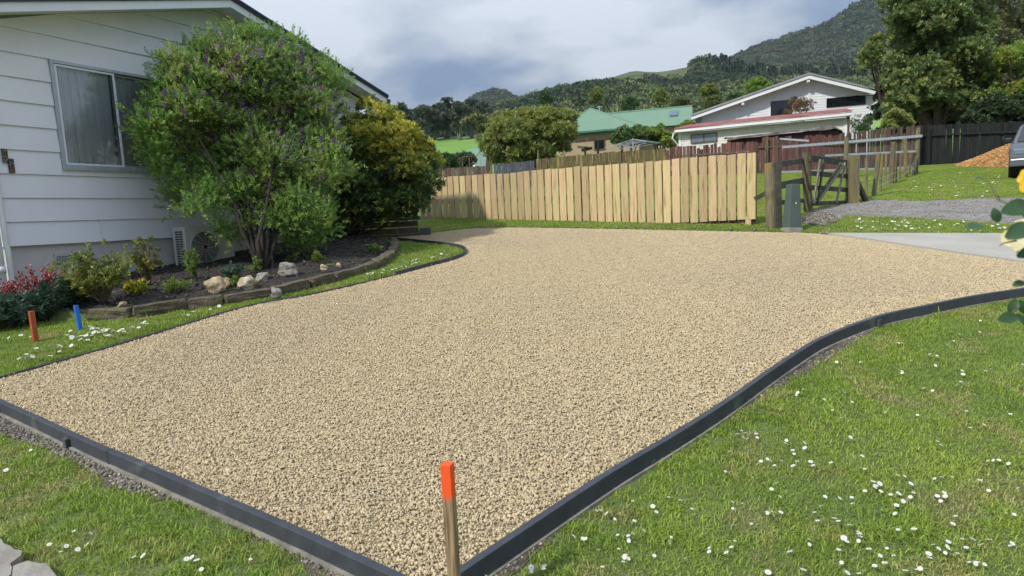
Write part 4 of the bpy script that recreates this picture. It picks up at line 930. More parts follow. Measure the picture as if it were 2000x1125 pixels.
clad('weatherboards',[(0,gL+1),(eR[0],gL+1),(eR[0],eR[1]-.02),(ap[0],ap[1]-.02),(0,eL[1]-.02)],.18,M['w2'],wh)
l2,r2,tp=pp(1350,227,.7),pp(1731,182,.7),pp(1580,146,.7)
for e in (l2,r2):
    pts=[(tp[0],tp[1]),(e[0],e[1]),(e[0],e[1]-.26),(tp[0],tp[1]-.26)]; MB().prism(pts,1,-.74,-.69).build('barge_board',M['w2fascia'],wh)
    pts=[(tp[0],tp[1]+.13),(e[0],e[1]+.13),(e[0],e[1]+.003),(tp[0],tp[1]+.003)]; MB().prism(pts,1,-.8,9.5).build('roof',M['grey_roof'],wh)
    pts=[(tp[0],tp[1]-.12),(e[0],e[1]-.12),(e[0],e[1]-.16),(tp[0],tp[1]-.16)]; MB().prism(pts,1,-.685,-.03).build('soffit',M['w2fascia'],wh)
sL=(tp[1]-l2[1])/(tp[0]-l2[0])
for a,b in ((1420,1466),(1470,1510),(1514,1552)):
    s0=pp(a,190,-1)[0]; s1=pp(b,190,-1)[0]; z=lambda s:l2[1]+(s-l2[0])*sL+.24
    MB().prism([(s0,z(s0)),(s1,z(s1)),(s1,z(s1)+.05),(s0,z(s0)+.05)],1,.4,3.2).build('solar_panel',M['solar'],wh)
def win(px0,py0,px1,py1,parent,fn,mat_,frame=.07,y=-.04,mull=1,name='window',fm='w2fascia'):
    a,b=fn(px0,py1),fn(px1,py0); s0,s1,z0,z1=a[0],b[0],a[1],b[1]; w_=MB(); f=frame
    for q0,q1 in (((s0-f,y-.04,z0-f),(s0,y,z1+f)),((s1,y-.04,z0-f),(s1+f,y,z1+f)),((s0,y-.04,z0-f),(s1,y,z0)),((s0,y-.04,z1),(s1,y,z1+f))): w_.box(q0,q1)
    for i in range(mull): x=s0+(s1-s0)*(i+1)/(mull+1); w_.box((x-.03,y-.035,z0),(x+.03,y-.005,z1))
    fr=w_.build(name,M[fm],parent)
    for i in range(mull+1): x0=s0+(s1-s0)*i/(mull+1); x1=s0+(s1-s0)*(i+1)/(mull+1); box('pane',(x0,y-.012,z0),(x1,y-.008,z1),mat_,fr)
    return fr
win(1615,187,1689,209,wh,pp,M['glass_dark'],mull=1,frame=.04,fm='glass_dark'); win(1506,196,1545,228,wh,pp,M['glass_dark'],mull=0,frame=.04,fm='glass_dark')
for px in (1372,1438,1502,1578,1699): s=pp(px,200)[0]; zt=np.interp(s,[0,ap[0],eR[0]],[eL[1],ap[1],eR[1]]); box('cover_strip',(s,-.05,gL+1),(s+.14,-.026,zt-.1),M['w2fascia'],wh)
a,b=pp(1705,205,.3),pp(1728,188,.3); MB().tube([(b[0],-.3,b[1]),(a[0],-.3,a[1]),(a[0],-.1,a[1]-.1),(a[0],-.1,gL+1)],.06,8).build('downpipe',M['w2fascia'],wh)
for px,py in ((1450,203),(1577,159),(1700,185)): a=pp(px,py,.35); box('purlin_end',(a[0]-.09,-.68,a[1]-.1),(a[0]+.09,-.03,a[1]+.08),M['w2fascia'],wh)
# sloping glazed lean-to at its left end
g=MB(); a,b,c_=pp(1366,222,.5),pp(1336,250,.5),pp(1368,250,.5)
g.prism([a,(a[0]+.0,a[1]-.16),(b[0]+.1,b[1]-.16),b],1,-.55,-.40); g.prism([(a[0]-.45,a[1]-.6),(a[0]-.37,a[1]-.6),(a[0]-.37,c_[1]-1),(a[0]-.45,c_[1]-1)],1,-.5,-.42); g.build('lean_to_frame',M['w2fascia'],wh)
MB().prism([(a[0],a[1]-.17),(a[0],c_[1]-1.5),(b[0]-.1,c_[1]-1.5),(b[0]+.1,b[1]-.17)],1,-.38,-.1).build('lean_to_glazing',M['glass_sky'],wh)
# red-roofed wing
A2,an2=frame_from(1326,258,40.0,1655,36.0); A2[2]=0
rw=thing('red_roofed_wing','low white outbuilding with a thin dull red roof in front of the white gable house','outbuilding',(A2[0],A2[1],0),an2)
p2=lambda x,y,o=0: plane_pt(x,y,A2,an2,o)
zl,zr=p2(1326,260)[1],p2(1655,229)[1]; L2_=p2(1655,240)[0]; g0=gz(A2[0],A2[1])-1
MB().prism([(0,g0),(L2_,g0),(L2_,zr),(0,zl)],1,0,4).build('wall',M['w3'],rw)
wa,wb=p2(1351,279),p2(1399,260)
clad('weatherboards',[(wb[0]+.12,g0+1),(L2_,g0+1),(L2_,zr-.02),(wb[0]+.12,np.interp(wb[0],[0,L2_],[zl,zr])-.02)],.17,M['w3'],rw)
clad('weatherboards',[(0.1,g0+1),(wa[0]-.1,g0+1),(wa[0]-.1,zl-.02),(0.1,zl-.02)],.17,M['w3'],rw)
win(1351,260,1399,279,rw,p2,M['glass_sky'],mull=1,frame=.05,fm='old_timber')
a,b=p2(1318,256,.35),p2(1663,222,.35)
MB().prism([(a[0],a[1]+.10),(b[0],b[1]+.10),(b[0],b[1]-.14),(a[0],a[1]-.14)],1,-.40,-.34).build('fascia',M['w3'],rw)
MB().prism([(a[0],a[1]-.0),(b[0],b[1]+.0),(b[0],b[1]-.10),(a[0],a[1]-.10)],1,-.50,-.41).build('gutter',M['w2fascia'],rw)
def quadslab(name,pts,m,parent,dz=.04):
    V=[*pts,*[(p[0],p[1],p[2]-dz) for p in pts]]; return MB().add(V,[(0,1,2,3),(7,6,5,4),(0,4,5,1),(1,5,6,2),(2,6,7,3),(3,7,4,0)]).build(name,m,parent)
quadslab('roof',[(a[0]-.05,-.46,a[1]+.15),(b[0]+.05,-.46,b[1]+.15),(b[0]+.05,4.3,b[1]+.95),(a[0]+.3,4.3,a[1]+.95)],M['red_roof'],rw)
MB().prism([(L2_,g0),(L2_+.1,g0),(L2_+.1,zr+.12),(L2_,zr+.12)],1,-.3,4).build('end_wall',M['old_timber'],rw)
box('corner_board',(-.02,-.05,g0+1),(.12,.0,zl-.05),M['w2fascia'],rw); box('corner_board',(L2_-.14,-.05,g0+1),(L2_-.01,-.024,zr-.05),M['w2fascia'],rw)
MB().tube([(a[0]-.05,-.45,a[1]-.1),(a[0]-.15,-.4,a[1]-.45),(-.06,-.12,zl-.75),(-.06,-.12,g0+1)],.055,8).build('downpipe',M['w2fascia'],rw)
# old shed with a rusted sagging roof, at the fence
sh=thing('old_shed','low tumbledown shed with a rusted sagging roof below the red-roofed outbuilding','shed',tuple(D(1425,300,27.2)),math.atan2(-1.2,4.8))
B0=D(1425,300,27.2)
def sp_(px,py,Y=27.0): q=D(px,py,Y)-B0; c,s_=math.cos(-math.atan2(-1.2,4.8)),math.sin(-math.atan2(-1.2,4.8)); return np.array([q[0]*c-q[1]*s_,q[0]*s_+q[1]*c,q[2]])
top=[(1421,272),(1450,269),(1490,266),(1530,262),(1575,259),(1600,255),(1618,255),(1630,262),(1637,275),(1642,290)]
T3=[sp_(x,y) for x,y in top]; mb=MB()
w0=[(p[0],0,p[2]-.03) for p in T3]; wlow=[(p[0],0,-1.5) for p in T3]; n=len(T3)
MB().add(w0+wlow+[(p[0],1.6,p[2]+.15) for p in T3],[(i,i+1,n+i+1,n+i) for i in range(n-1)]+[(i,2*n+i,2*n+i+1,i+1) for i in range(n-1)]).build('shed_wall',M['red_timber'],sh)
V=[];F=[]
for j,(yy,dz) in enumerate(((-.22,-.02),(-.2,.05),(.5,.12),(1.7,.2))):
    for i,p in enumerate(T3): V.append((p[0],yy,p[2]+dz+random.gauss(0,.03)))
for j in range(3):
    for i in range(n-1): F.append((j*n+i,j*n+i+1,(j+1)*n+i+1,(j+1)*n+i))
MB().add(V,F).build('shed_roof',mat('rusted_sheet',(.09,.07,.06),(.20,.19,.18),4,.8,.5,20),sh)

# ---------------------------------------------------------------- green-roofed house, small shed, clothes line
A3,an3=frame_from(1085,268,57,1245,55); A3[2]=0
gh=thing('green_roofed_house','buff brick house with a broad green metal hip roof and a long wing','house',(A3[0],A3[1],0),an3)
p3=lambda x,y,o=0: plane_pt(x,y,A3,an3,o)
el,er=p3(1074,262,.5),p3(1258,262,.5); ze=el[1]; apx=p3(1153,212,-3.9); D3=8.4; L3=er[0]-el[0]
g3=gz(A3[0],A3[1])-1.5
MB().box((el[0]+.5,0,g3),(er[0]-.5,D3-1,ze-.05)).build('wall',M['brick_wall'],gh)
ax_=(el[0]+er[0])/2; Z=apx[1]
V=[(el[0],-.5,ze),(er[0],-.5,ze),(er[0],D3-.5,ze),(el[0],D3-.5,ze),(apx[0],D3/2-.5,Z)]
MB().add(V,[(0,1,4),(1,2,4),(2,3,4),(3,0,4),(0,3,2,1)]).build('roof',M['green_roof'],gh)
for i in range(2): MB().tube([V[i],V[4]],.07,6).build('hip_cap',M['green_roof'],gh)
MB().box((el[0]-.06,-.64,ze-.16),(er[0]+.06,-.505,ze+.0)).build('gutter',M['green_gutter'],gh)
MB().box((el[0],-.495,ze-.24),(er[0],-.06,ze-.17)).build('soffit',M['green_gutter'],gh)
# long wing behind
wl,wr=p3(1168,224,-5.5),p3(1352,224,-5.5); zr3=wl[1]; 
V=[(wl[0],1.5,ze+.12),(wr[0],1.5,ze+.12),(wr[0],5.5,zr3),(wl[0],5.5,zr3),(wr[0],9.5,ze+.12),(wl[0],9.5,ze+.12)]
MB().add(V,[(0,1,2,3),(3,2,4,5),(0,3,5),(1,4,2),(0,5,4,1)]).build('wing_roof',M['green_roof'],gh)
MB().box((wl[0]+1,2.2,g3),(wr[0]-.5,9,ze+.1)).build('wing_wall',M['brick_wall'],gh)
MB().tube([(wl[0],5.5,zr3+.02),(wr[0],5.5,zr3+.02)],.08,6).build('ridge_cap',M['green_roof'],gh)
a,b=p3(1308,233,-3.4),p3(1324,226,-4.2); sz=(zr3-ze-.12)/4; y_a=3.4; 
za=ze+.12+(y_a-1.5)*sz; quadslab('skylight',[(a[0],y_a,za+.16),(b[0],y_a,za+.16),(b[0],y_a+1.0,za+.16+sz),(a[0],y_a+1.0,za+.16+sz)],M['glass_sky'],gh,.1)
a=p3(1171,215,-6); MB().tube([(a[0],6,zr3-.2),(a[0],6,p3(1171,207,-6)[1])],.06,8).build('flue',M['steel'],gh)
MB().tube([(a[0]-.3,6,p3(1171,209,-6)[1]),(a[0]+.3,6,p3(1171,209,-6)[1])],.04,6).build('antenna_bar',M['steel'],gh)
win(1162,274,1180,292,gh,p3,M['glass_dark'],mull=0,fm='old_timber')
# dark pergola frame in front of it
pg=thing('pergola','dark slanting pergola frame in front of the green-roofed house','pergola',tuple(D(1128,300,44)))
B1=D(1128,300,44); q_=lambda x,y,Y=44: D(x,y,Y)-B1
MB().beam(q_(1125,276),q_(1236,265),.18,.20).build('beam',M['old_timber'],pg); 
for x,y in ((1168,272),(1215,267)): MB().beam(q_(x,y),q_(x,330),.14,.14).build('post',M['black_timber'],pg)
MB().beam(q_(1128,287),q_(1150,289),.12,.16).build('stay',M['old_timber'],pg); MB().beam(q_(1143,286),q_(1143,305),.12,.2).build('hanging_bracket',M['black_timber'],pg); MB().beam(q_(1136,294),q_(1157,289),.12,.2).build('stay',M['black_timber'],pg)
# small white shed with green roof
A4,an4=frame_from(926,300,74,945,72.5); A4[2]=0; s4=thing('garden_shed','tiny white gabled shed with a green roof at the edge of the pasture','shed',(A4[0],A4[1],0),rad(38))
p4=lambda x,y,o=0: plane_pt(x,y,A4,rad(38),o)
g4=gz(A4[0],A4[1]); zz=1.5+(431-297)/FPX*74; zt=1.5+(431-293)/FPX*74+.15
MB().prism([(0,g4-1),(2.6,g4-1),(2.6,zz-1.2),(1.3,zt),(0,zz-.9)],1,0,3).build('wall',M['w2'],s4)
for q in (((1.3,-.2,zt+.06),(2.9,-.2,zz-1.45),(2.9,3.2,zz-1.45),(1.3,3.2,zt+.06)),((-.3,-.2,zz-1.1),(1.3,-.2,zt+.06),(1.3,3.2,zt+.06),(-.3,3.2,zz-1.1))): quadslab('roof',list(q),M['green_roof'],s4,.08)
box('door',(.9,-.05,g4),(1.7,-.01,zt-1.3),M['fascia'],s4)
# rotary clothes line
B5=D(1236,300,36); cl=thing('clothes_line','silver rotary clothes line standing above the mossy fence','clothes line',(B5[0],B5[1],B5[2]-1.0)); C5=np.array([B5[0],B5[1],B5[2]-1.0])
h5=lambda x,y,Y=36: D(x,y,Y)-C5
MB().tube([(0,0,-1),h5(1236,270)],.03,8).build('mast',M['steel'],cl)
tipz=h5(1180,287)[2]; hub=h5(1236,272); R5=1.72; tips=[]
for k,a in enumerate((12,102,192,282)):
    tpn=np.array([R5*math.cos(rad(a)),R5*math.sin(rad(a)),tipz+.12*math.cos(rad(a))]); tips.append(tpn); MB().tube([hub,tpn],.022,6).build('arm',M['steel'],cl); MB().tube([hub+[0,0,-.48],hub*.45+tpn*.55],.014,6).build('arm_brace',M['steel'],cl)
for f_ in (.55,.78,1.0):
    mb=MB()
    for k in range(4): mb.tube([hub*(1-f_)+tips[k]*f_,hub*(1-f_)+tips[(k+1)%4]*f_],.010,4)
    mb.build('line',M['steel'],cl)
# clothesline neighbour: pale poles over the old fence
o=MB().tube([(0,0,0),D(1051,293,29.5)-D(1051,322,29.5)],.03,6).build('pale_pole',M['gate_pale']); o.location=D(1051,322,29.5); tag(o,'thin pale pole sticking up beside the blue-grey gate panel','pole')
t=thing('trellis','thin dark timber arch frame among shrubs left of the tiny shed','trellis',tuple(D(905,320,48))); B6=D(905,320,48)
for a,b in (((901,307),(923,304)),((916,304),(917,325)),((903,308),(903,325))): MB().beam(D(*a,48)-B6,D(*b,48)-B6,.09,.09).build('frame_bar',M['old_timber'],t)
# mulch pile
mp_=D(1976,283,23.8); mc=np.array([mp_[0]+.12,mp_[1]]); mz=gz(*mc); R6=1.72; H6=mp_[2]-mz+.12
ang=np.linspace(0,2*math.pi,49)[:-1]; rr=np.linspace(0,1,16); V=[];F=[]
for r_ in rr:
    for a in ang:
        Rr=R6*(1+.10*math.sin(3*a+1)+.05*math.sin(7*a)); x,y=mc[0]+Rr*r_*math.cos(a),mc[1]+Rr*r_*math.sin(a); V.append((x,y,gz(x,y)*1.0*(r_)+ (mz)*(1-r_)+H6*(1-r_)**1.0*(1 if r_>.1 else .96)+random.gauss(0,.02)-.03*r_))
for j in range(15):
    for i in range(48): F.append((j*48+i,(j+1)*48+i,(j+1)*48+(i+1)%48,j*48+(i+1)%48))
mu=thing('mulch_pile','heap of fresh orange-brown wood chips against the black fence','mulch pile',(0,0,0)); MB().add(V,F).build('heap',M['mulch'],mu,smooth=False)
n=9000; a=RNG.uniform(0,6.28,n); r_=np.sqrt(RNG.uniform(0,1.06,n)); Rr=R6*(1+.10*np.sin(3*a+1)+.05*np.sin(7*a)); x=mc[0]+Rr*r_*np.cos(a); y=mc[1]+Rr*r_*np.sin(a); z=ground_z(np.column_stack([x,y]))*np.minimum(r_,1)+mz*(1-np.minimum(r_,1))+H6*np.maximum(1-r_,0)+RNG.uniform(-.01,.04,n)
V_,F_=chips(n,np.column_stack([x,y,z]),RNG.uniform(.012,.045,n),jit=.3,flat=.5,seed=77); o=link('wood_chips',npmesh('wood_chips',V_,F_),M['mulch'],mu); o['kind']='stuff'
# ---------------------------------------------------------------- vegetation helpers
def crown(outline,Y,thick,nl,lp,nleaf,seed,shell=.55,keep=None,top_bias=.35,core=0.0,Yf=None):
    """leaf points for a crown: lumps spread inside an outline with real depth; returns points, directions, lump centres, radii"""
    r=np.random.default_rng(seed); out=np.array(outline,float); a,b=out.min(0),out.max(0); C=[];Rr=[]; tries=0
    maxd=0
    S0=r.uniform(a,b,(800,2)); S0=S0[pip(S0,out)]; maxd=pdist(S0,out,True).max()
    while len(C)<nl and tries<nl*200:
        tries+=1; p=r.uniform(a,b)
        if not pip(p[None],out)[0]: continue
        lr=lp*r.uniform(.65,1.25); d=pdist(p[None],out,True)[0]
        if d<lr*.75:
            lr=max(d/.75,lp*.35)
            if d<lp*.3: continue
        yy=Y if Yf is None else Yf(p[0],p[1]); q=1-min(d/maxd,1); off=r.uniform(-1,1)*thick*math.sqrt(max(1-q*q*.8,.05)); c=D(p[0],p[1],yy+off)
        C.append(c); Rr.append(lr*(yy)/FPX)
    C=np.array(C); Rr=np.array(Rr); w=Rr**2; w/=w.sum(); idx=r.choice(len(C),nleaf,p=w)
    d=r.normal(0,1,(nleaf,3)); d/=np.linalg.norm(d,axis=1,keepdims=True); fl=d[:,2]<-.3; d[fl,2]*=-r.uniform(0,1,fl.sum())
    d/=np.linalg.norm(d,axis=1,keepdims=True)
    k=1+.22*np.sin(d[:,0]*5+idx)*np.sin(d[:,1]*6+idx*2)+.15*np.sin(d[:,2]*9+idx*3)
    P=C[idx]+d*(Rr[idx]*(shell+(1-shell)*r.uniform(0,1,nleaf)**.6)*k)[:,None]*np.array([1,1,.85])
    # drop leaves deep inside other lumps
    if core:
        deep=np.zeros(nleaf,bool)
        for c,q in zip(C,Rr): deep|=(np.linalg.norm(P-c,axis=1)<q*core)
        P=P[~deep]; d=d[~deep]
    if keep is not None: m=keep(P); P=P[m]; d=d[m]
    dd=d*.8+r.normal(0,.35,d.shape)+np.array([0,0,top_bias]); return P,dd,C,Rr
def leaves(name,P,d,template,sc,m,parent,seed=0,kind='stuff'):
    r=np.random.default_rng(seed); s=sc*r.uniform(.7,1.25,len(P)); V,F=replicate(template[0],template[1],rotmats(d,r.uniform(0,6.28,len(P))),P,s); o=link(name,npmesh(name,V,F),m,parent)
    if kind: o['kind']=kind
    return o
def stems(name,base,targets,r0,m,parent,seed=0,fork=.45,tip=.15,lean=0.25,n=7,spread=.1,mid_up=.6):
    rnd=random.Random(seed); mb=MB(); base=np.array(base,float)
    for i,t in enumerate(targets):
        t=np.array(t,float); b=base+np.array([rnd.gauss(0,spread),rnd.gauss(0,spread),0]); dv=t-b; pts=[]
        c1=b+np.array([dv[0]*lean,dv[1]*lean,dv[2]*mid_up]); 
        for k in np.linspace(0,1,8): p=b*(1-k)**2+2*c1*k*(1-k)+t*k*k; p=p+np.array([rnd.gauss(0,1),rnd.gauss(0,1),rnd.gauss(0,.5)])*np.linalg.norm(dv)*.012*(1 if 0<k<1 else 0); pts.append(p)
        rr=[r0*(1-k)*rnd.uniform(.85,1.1)+r0*tip*k for k in np.linspace(0,1,8)]; mb.tube(pts,rr,n)
        for _ in range(3):
            j=rnd.randint(3,6); e=pts[j]+np.array([rnd.gauss(0,1),rnd.gauss(0,1),rnd.uniform(.2,1)])*np.linalg.norm(dv)*.14; mb.tube([pts[j],(pts[j]+e)/2+np.array([0,0,.02]),e],[rr[j]*.55,rr[j]*.4,rr[j]*.15],5)
    o=mb.build(name,m,parent,smooth=True); return o
def off_wall(P,mg=.06): return ((P-HC)@HN>mg)|((P-HC)@HU>WL+.1)
SPR=sprig_t(13,.085,.036,.013,1.0,3); SPR2=sprig_t(9,.05,.046,.020,1.1,4); ROS=sprig_t(8,.03,.055,.022,1.4,5)
# ---------------------------------------------------------------- big purple-flowered shrub
LM={}
LM['poly']=leafmat('shrub_leaf',(.27,.42,.10),(.18,.31,.075),.40,.45,.42,scale=2.5,c3=(.36,.42,.12),s3=1.6,f3=.54)
LM['poly2']=leafmat('shrub_leaf_light',(.44,.56,.14),(.34,.46,.11),.35,.45,.42,scale=2.5)
LM['purple']=leafmat('purple_flower',(.28,.11,.36),(.19,.09,.27),.4,.6,.25)
LM['dark']=leafmat('dark_leaf',(.11,.185,.06),(.065,.12,.045),.4,.4,.2,scale=2.5)
LM['yellow']=leafmat('yellow_young_leaf',(.56,.50,.07),(.38,.42,.07),.35,.5,.35,scale=4,c3=(.62,.40,.08),s3=1.3,f3=.62)
LM['lime']=leafmat('lime_leaf',(.22,.31,.05),(.13,.22,.04),.35,.5,.3,scale=3)
SH1=[(372,85),(405,62),(450,52),(520,50),(555,68),(600,95),(640,120),(668,160),(690,205),(700,260),(700,330),(690,385),(655,420),(640,455),(600,470),(560,445),(530,455),(480,432),(445,430),(405,408),(372,405),(335,398),(315,370),(300,330),(285,290),(268,240),(300,205),(322,160),(345,120),(330,100),(355,92)]
wallY=lambda px: float((lambda d:(((HC-O)@HN)/(d@HN))*d[1])(ray(px,300)))
def Y1(px,py): return min(wallY(px)-.75,9.85+(px-500)*.0035-.75*float(S((py-180)/260)))
b1=onto(510,528,.15); sh1=thing('flowering_shrub','big rounded green shrub dotted with purple flowers, against the white house wall','shrub',tuple(b1))
_s=np.array(SH1,float); _c=np.array([490.,290.]); SH1=((_s-_c)*[.93,.92]+_c+[2,8]).tolist()
P,d,C1,R1=crown(SH1,0,.50,120,42,15500,11,shell=.35,keep=off_wall,Yf=Y1)
P-=b1; C1L=C1-b1
k=RNG.random(len(P)); leaves('leaves',P[k<.66],d[k<.66],SPR,1.25,LM['poly'],sh1,1); leaves('young_leaves',P[k>=.66],d[k>=.66],SPR,1.0,LM['poly2'],sh1,2)
# loose sprays that break the outline
tips=[];
spr_px=[(312,108),(322,100),(380,75),(300,150),(262,236),(275,232),(415,60),(450,45),(480,42),(500,40),(540,52),(600,88),(645,112),(660,135),(672,150),(625,105),(385,66),(350,95),(330,130),(290,200),(310,180),(283,290),(300,330),(325,390),(560,470),(590,488),(610,470),(640,460),(575,60),(280,260),(495,432),(510,418),(530,432),(560,436),(590,446),(545,418),(610,425),(640,436),(520,400),(480,390),(555,405),(500,440),(575,455),(520,445),(430,385),(460,365),(500,355),(415,355),(395,380),(375,410),(540,370),(430,452),(462,468),(585,385)]
Q=[];dq=[]
for i,(x,y) in enumerate(spr_px):
    x=490+(x-490)*.93+3; y=290+(y-290)*.91+8
    c=D(x,y,Y1(x,y)+random.gauss(0,.12)-(.32 if i>=len(spr_px)-24 else 0)); m_=95; p=c+RNG.normal(0,1,(m_,3))*np.array([.09,.08,.09]); Q.append(p); dq.append((p-c)*3+np.array([0,0,.4])+RNG.normal(0,.2,(m_,3)))
Q=np.vstack(Q); dq=np.vstack(dq); kk=off_wall(Q); Q=Q[kk]-b1; dq=dq[kk]; leaves('outer_sprays',Q,dq,SPR,1.15,LM['poly'],sh1,3)
cen=b1+np.array([0,0,1.9])
o_=P; up=(o_[:,2]>.9)&(np.random.default_rng(3).random(len(o_))<np.clip((o_[:,2]-1.0)/6,.02,.45)); FP=o_[up]; fdv=FP/np.linalg.norm(FP,axis=1,keepdims=True); FP=FP+fdv*.06
FLW=sprig_t(7,.05,.028,.024,.9,9)
leaves('purple_flowers',FP,fdv+RNG.normal(0,.3,FP.shape)+[0,-.3,.3],FLW,1.15,LM['purple'],sh1,4)
idx=np.random.default_rng(5).choice(len(C1L),30,replace=False)
stems('stems',(0,0,-.05),[C1L[i] for i in idx if C1L[i][2]>.6],.026,M['bark_dark'],sh1,3,spread=.07,lean=.35,mid_up=.5)
# sprays low at the foot
# ---------------------------------------------------------------- yellow-tipped shrub
SH2=[(692,208),(715,196),(745,205),(775,232),(800,252),(835,285),(858,315),(862,350),(855,375),(832,392),(822,415),(818,438),(790,442),(760,452),(735,470),(700,462),(668,470),(640,440),(632,390),(650,330),(665,270)]
def Y2(px,py): return 11.9
b2=onto(662,478,.16); b2=np.array([*D(662,470,11.6)[:2],0]); b2[2]=gz(b2[0],b2[1]); sh2=thing('golden_tipped_shrub','dark green shrub with golden shoot tips at the far corner of the white house','shrub',tuple(b2))
P,d,C2,R2=crown(SH2,0,.75,80,36,9500,12,shell=.6,keep=lambda P:off_wall(P,.1),Yf=Y2,core=.45)
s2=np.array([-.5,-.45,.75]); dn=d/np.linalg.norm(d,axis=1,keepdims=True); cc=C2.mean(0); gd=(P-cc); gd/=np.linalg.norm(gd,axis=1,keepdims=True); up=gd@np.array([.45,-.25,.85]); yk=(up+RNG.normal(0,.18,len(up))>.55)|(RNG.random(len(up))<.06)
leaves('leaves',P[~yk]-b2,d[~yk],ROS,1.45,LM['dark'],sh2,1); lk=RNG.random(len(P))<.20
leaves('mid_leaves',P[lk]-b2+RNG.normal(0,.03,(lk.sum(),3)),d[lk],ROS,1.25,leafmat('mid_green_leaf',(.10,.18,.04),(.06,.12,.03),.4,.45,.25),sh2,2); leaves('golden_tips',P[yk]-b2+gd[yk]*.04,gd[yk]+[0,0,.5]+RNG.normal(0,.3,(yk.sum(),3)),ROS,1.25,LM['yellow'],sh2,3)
stems('stems',(0,0,-.05),[c-b2 for c in C2[::2]],.03,M['bark_dark'],sh2,4,spread=.16,lean=.55,mid_up=.4)
# ---------------------------------------------------------------- small plants of the garden bed
def small_plant(name,px,py,w,h,label,cat,m,tmpl,nl,nst,seed,sc=1.0,extra=None,mstem=None,squat=1.0,dz=.13):
    b=onto(px,py,dz); s=np.linalg.norm(b-O)/FPX; H=h*s; Wd=w*s/2; t=thing(name,label,cat,tuple(b)); r=np.random.default_rng(seed); mb=MB(); tipsP=[];tipsD=[]
    for i in range(nst):
        a=r.uniform(0,6.28); rr=Wd*r.uniform(.2,1); hh=H*r.uniform(.55,1)*math.sqrt(max(1-.45*(rr/Wd)**2,.2)); e=np.array([rr*math.cos(a),rr*math.sin(a)*.7,hh]); c1=np.array([e[0]*.35,e[1]*.35,hh*.55]); pts=[(1-k)**2*np.zeros(3)+2*c1*k*(1-k)+e*k*k for k in np.linspace(0,1,6)]
        mb.tube(pts,[.008*(1-.75*k) for k in np.linspace(0,1,6)],5)
        for _ in range(max(1,nl//nst)): k=r.uniform(.45,1.02); p=(2*c1*k*(1-k)+e*k*k)+r.normal(0,.022,3)*(1+H); tipsP.append(p); tipsD.append(e/np.linalg.norm(e)+r.normal(0,.5,3)+[0,0,.4])
    mb.build('stems',mstem or M['bark'],t,smooth=True); P=np.array(tipsP); d=np.array(tipsD); leaves('leaves',P,d,tmpl,sc,m,t,seed)
    if extra: nm,mm,frac,tm,es=extra; k=r.random(len(P))<frac; leaves(nm,P[k]+[0,0,.012],d[k]+[0,-.2,.5],tm,es,mm,t,seed+1)
    return t
LM['azalea']=leafmat('yellow_green_leaf',(.26,.29,.06),(.15,.20,.05),.4,.5,.3,scale=5,c3=(.42,.36,.07),s3=4,f3=.55)
LM['bronze']=leafmat('bronze_leaf',(.20,.14,.06),(.13,.16,.05),.4,.5,.3,scale=5)
LM['pinkfl']=leafmat('pink_flower',(.42,.11,.12),(.30,.08,.10),.35,.5,.35,scale=8,c3=(.62,.25,.18),s3=9,f3=.55)
LM['yel']=leafmat('yellow_flower',(.80,.68,.03),(.7,.6,.02),.2,.5,.2)
LM['blue']=leafmat('blue_green_leaf',(.09,.15,.10),(.055,.10,.065),.4,.5,.25,scale=4)
small_plant('azalea_shrub',205,598,128,96,'open yellow-green small-leaved bush in front of the house foundation','shrub',LM['azalea'],SPR2,400,34,31,.95)
small_plant('azalea_shrub',292,560,70,86,'thin sparse young bush with reddish tips between the yellow-green bush and the heat pump','shrub',LM['azalea'],SPR2,120,12,32,.85,extra=('red_tips',LM['bronze'],.35,SPR2,.8))
small_plant('rose_bush',386,552,46,62,'little rose bush with pink buds just in front of the heat pump','shrub',LM['lime'],SPR2,70,7,33,.8,extra=('pink_buds',LM['pinkfl'],.15,FLW,.9))
small_plant('bedding_plant',258,578,34,16,'low green plant with bright yellow flowers at the foot of the yellow-green bush','plant',LM['lime'],SPR2,40,8,34,.7,extra=('yellow_flowers',LM['yel'],.30,FLW,1.2))
small_plant('bedding_plant',280,574,22,14,'tiny plant with yellow flowers, right of the other yellow-flowered one','plant',LM['lime'],SPR2,26,6,35,.7,extra=('yellow_flowers',LM['yel'],.45,FLW,1.2))
small_plant('bedding_plant',345,575,50,22,'low mixed green plant between the house and the largest pale rock','plant',LM['lime'],SPR2,60,10,36,.75)
small_plant('bedding_plant',452,545,56,22,'low dark green plant beneath the right end of the heat pump','plant',LM['blue'],SPR2,90,10,37,.8)
small_plant('bedding_plant',462,560,24,14,'small bright yellow-green plant between the knobbly rock and the shrub trunk','plant',LM['lime'],SPR2,30,6,38,.8)
small_plant('bedding_plant',498,535,26,24,'small yellow-green sucker shoot at the foot of the big shrub','plant',LM['lime'],SPR2,36,6,39,.8)
small_plant('bedding_plant',620,515,28,20,'small light green plant in the shaded bed beside two tan stones','plant',LM['lime'],SPR2,40,7,40,.8)
small_plant('bedding_plant',730,495,26,18,'small sprig growing by the last edging stones under the yellow-tipped shrub','plant',LM['lime'],SPR2,30,6,41,.8)
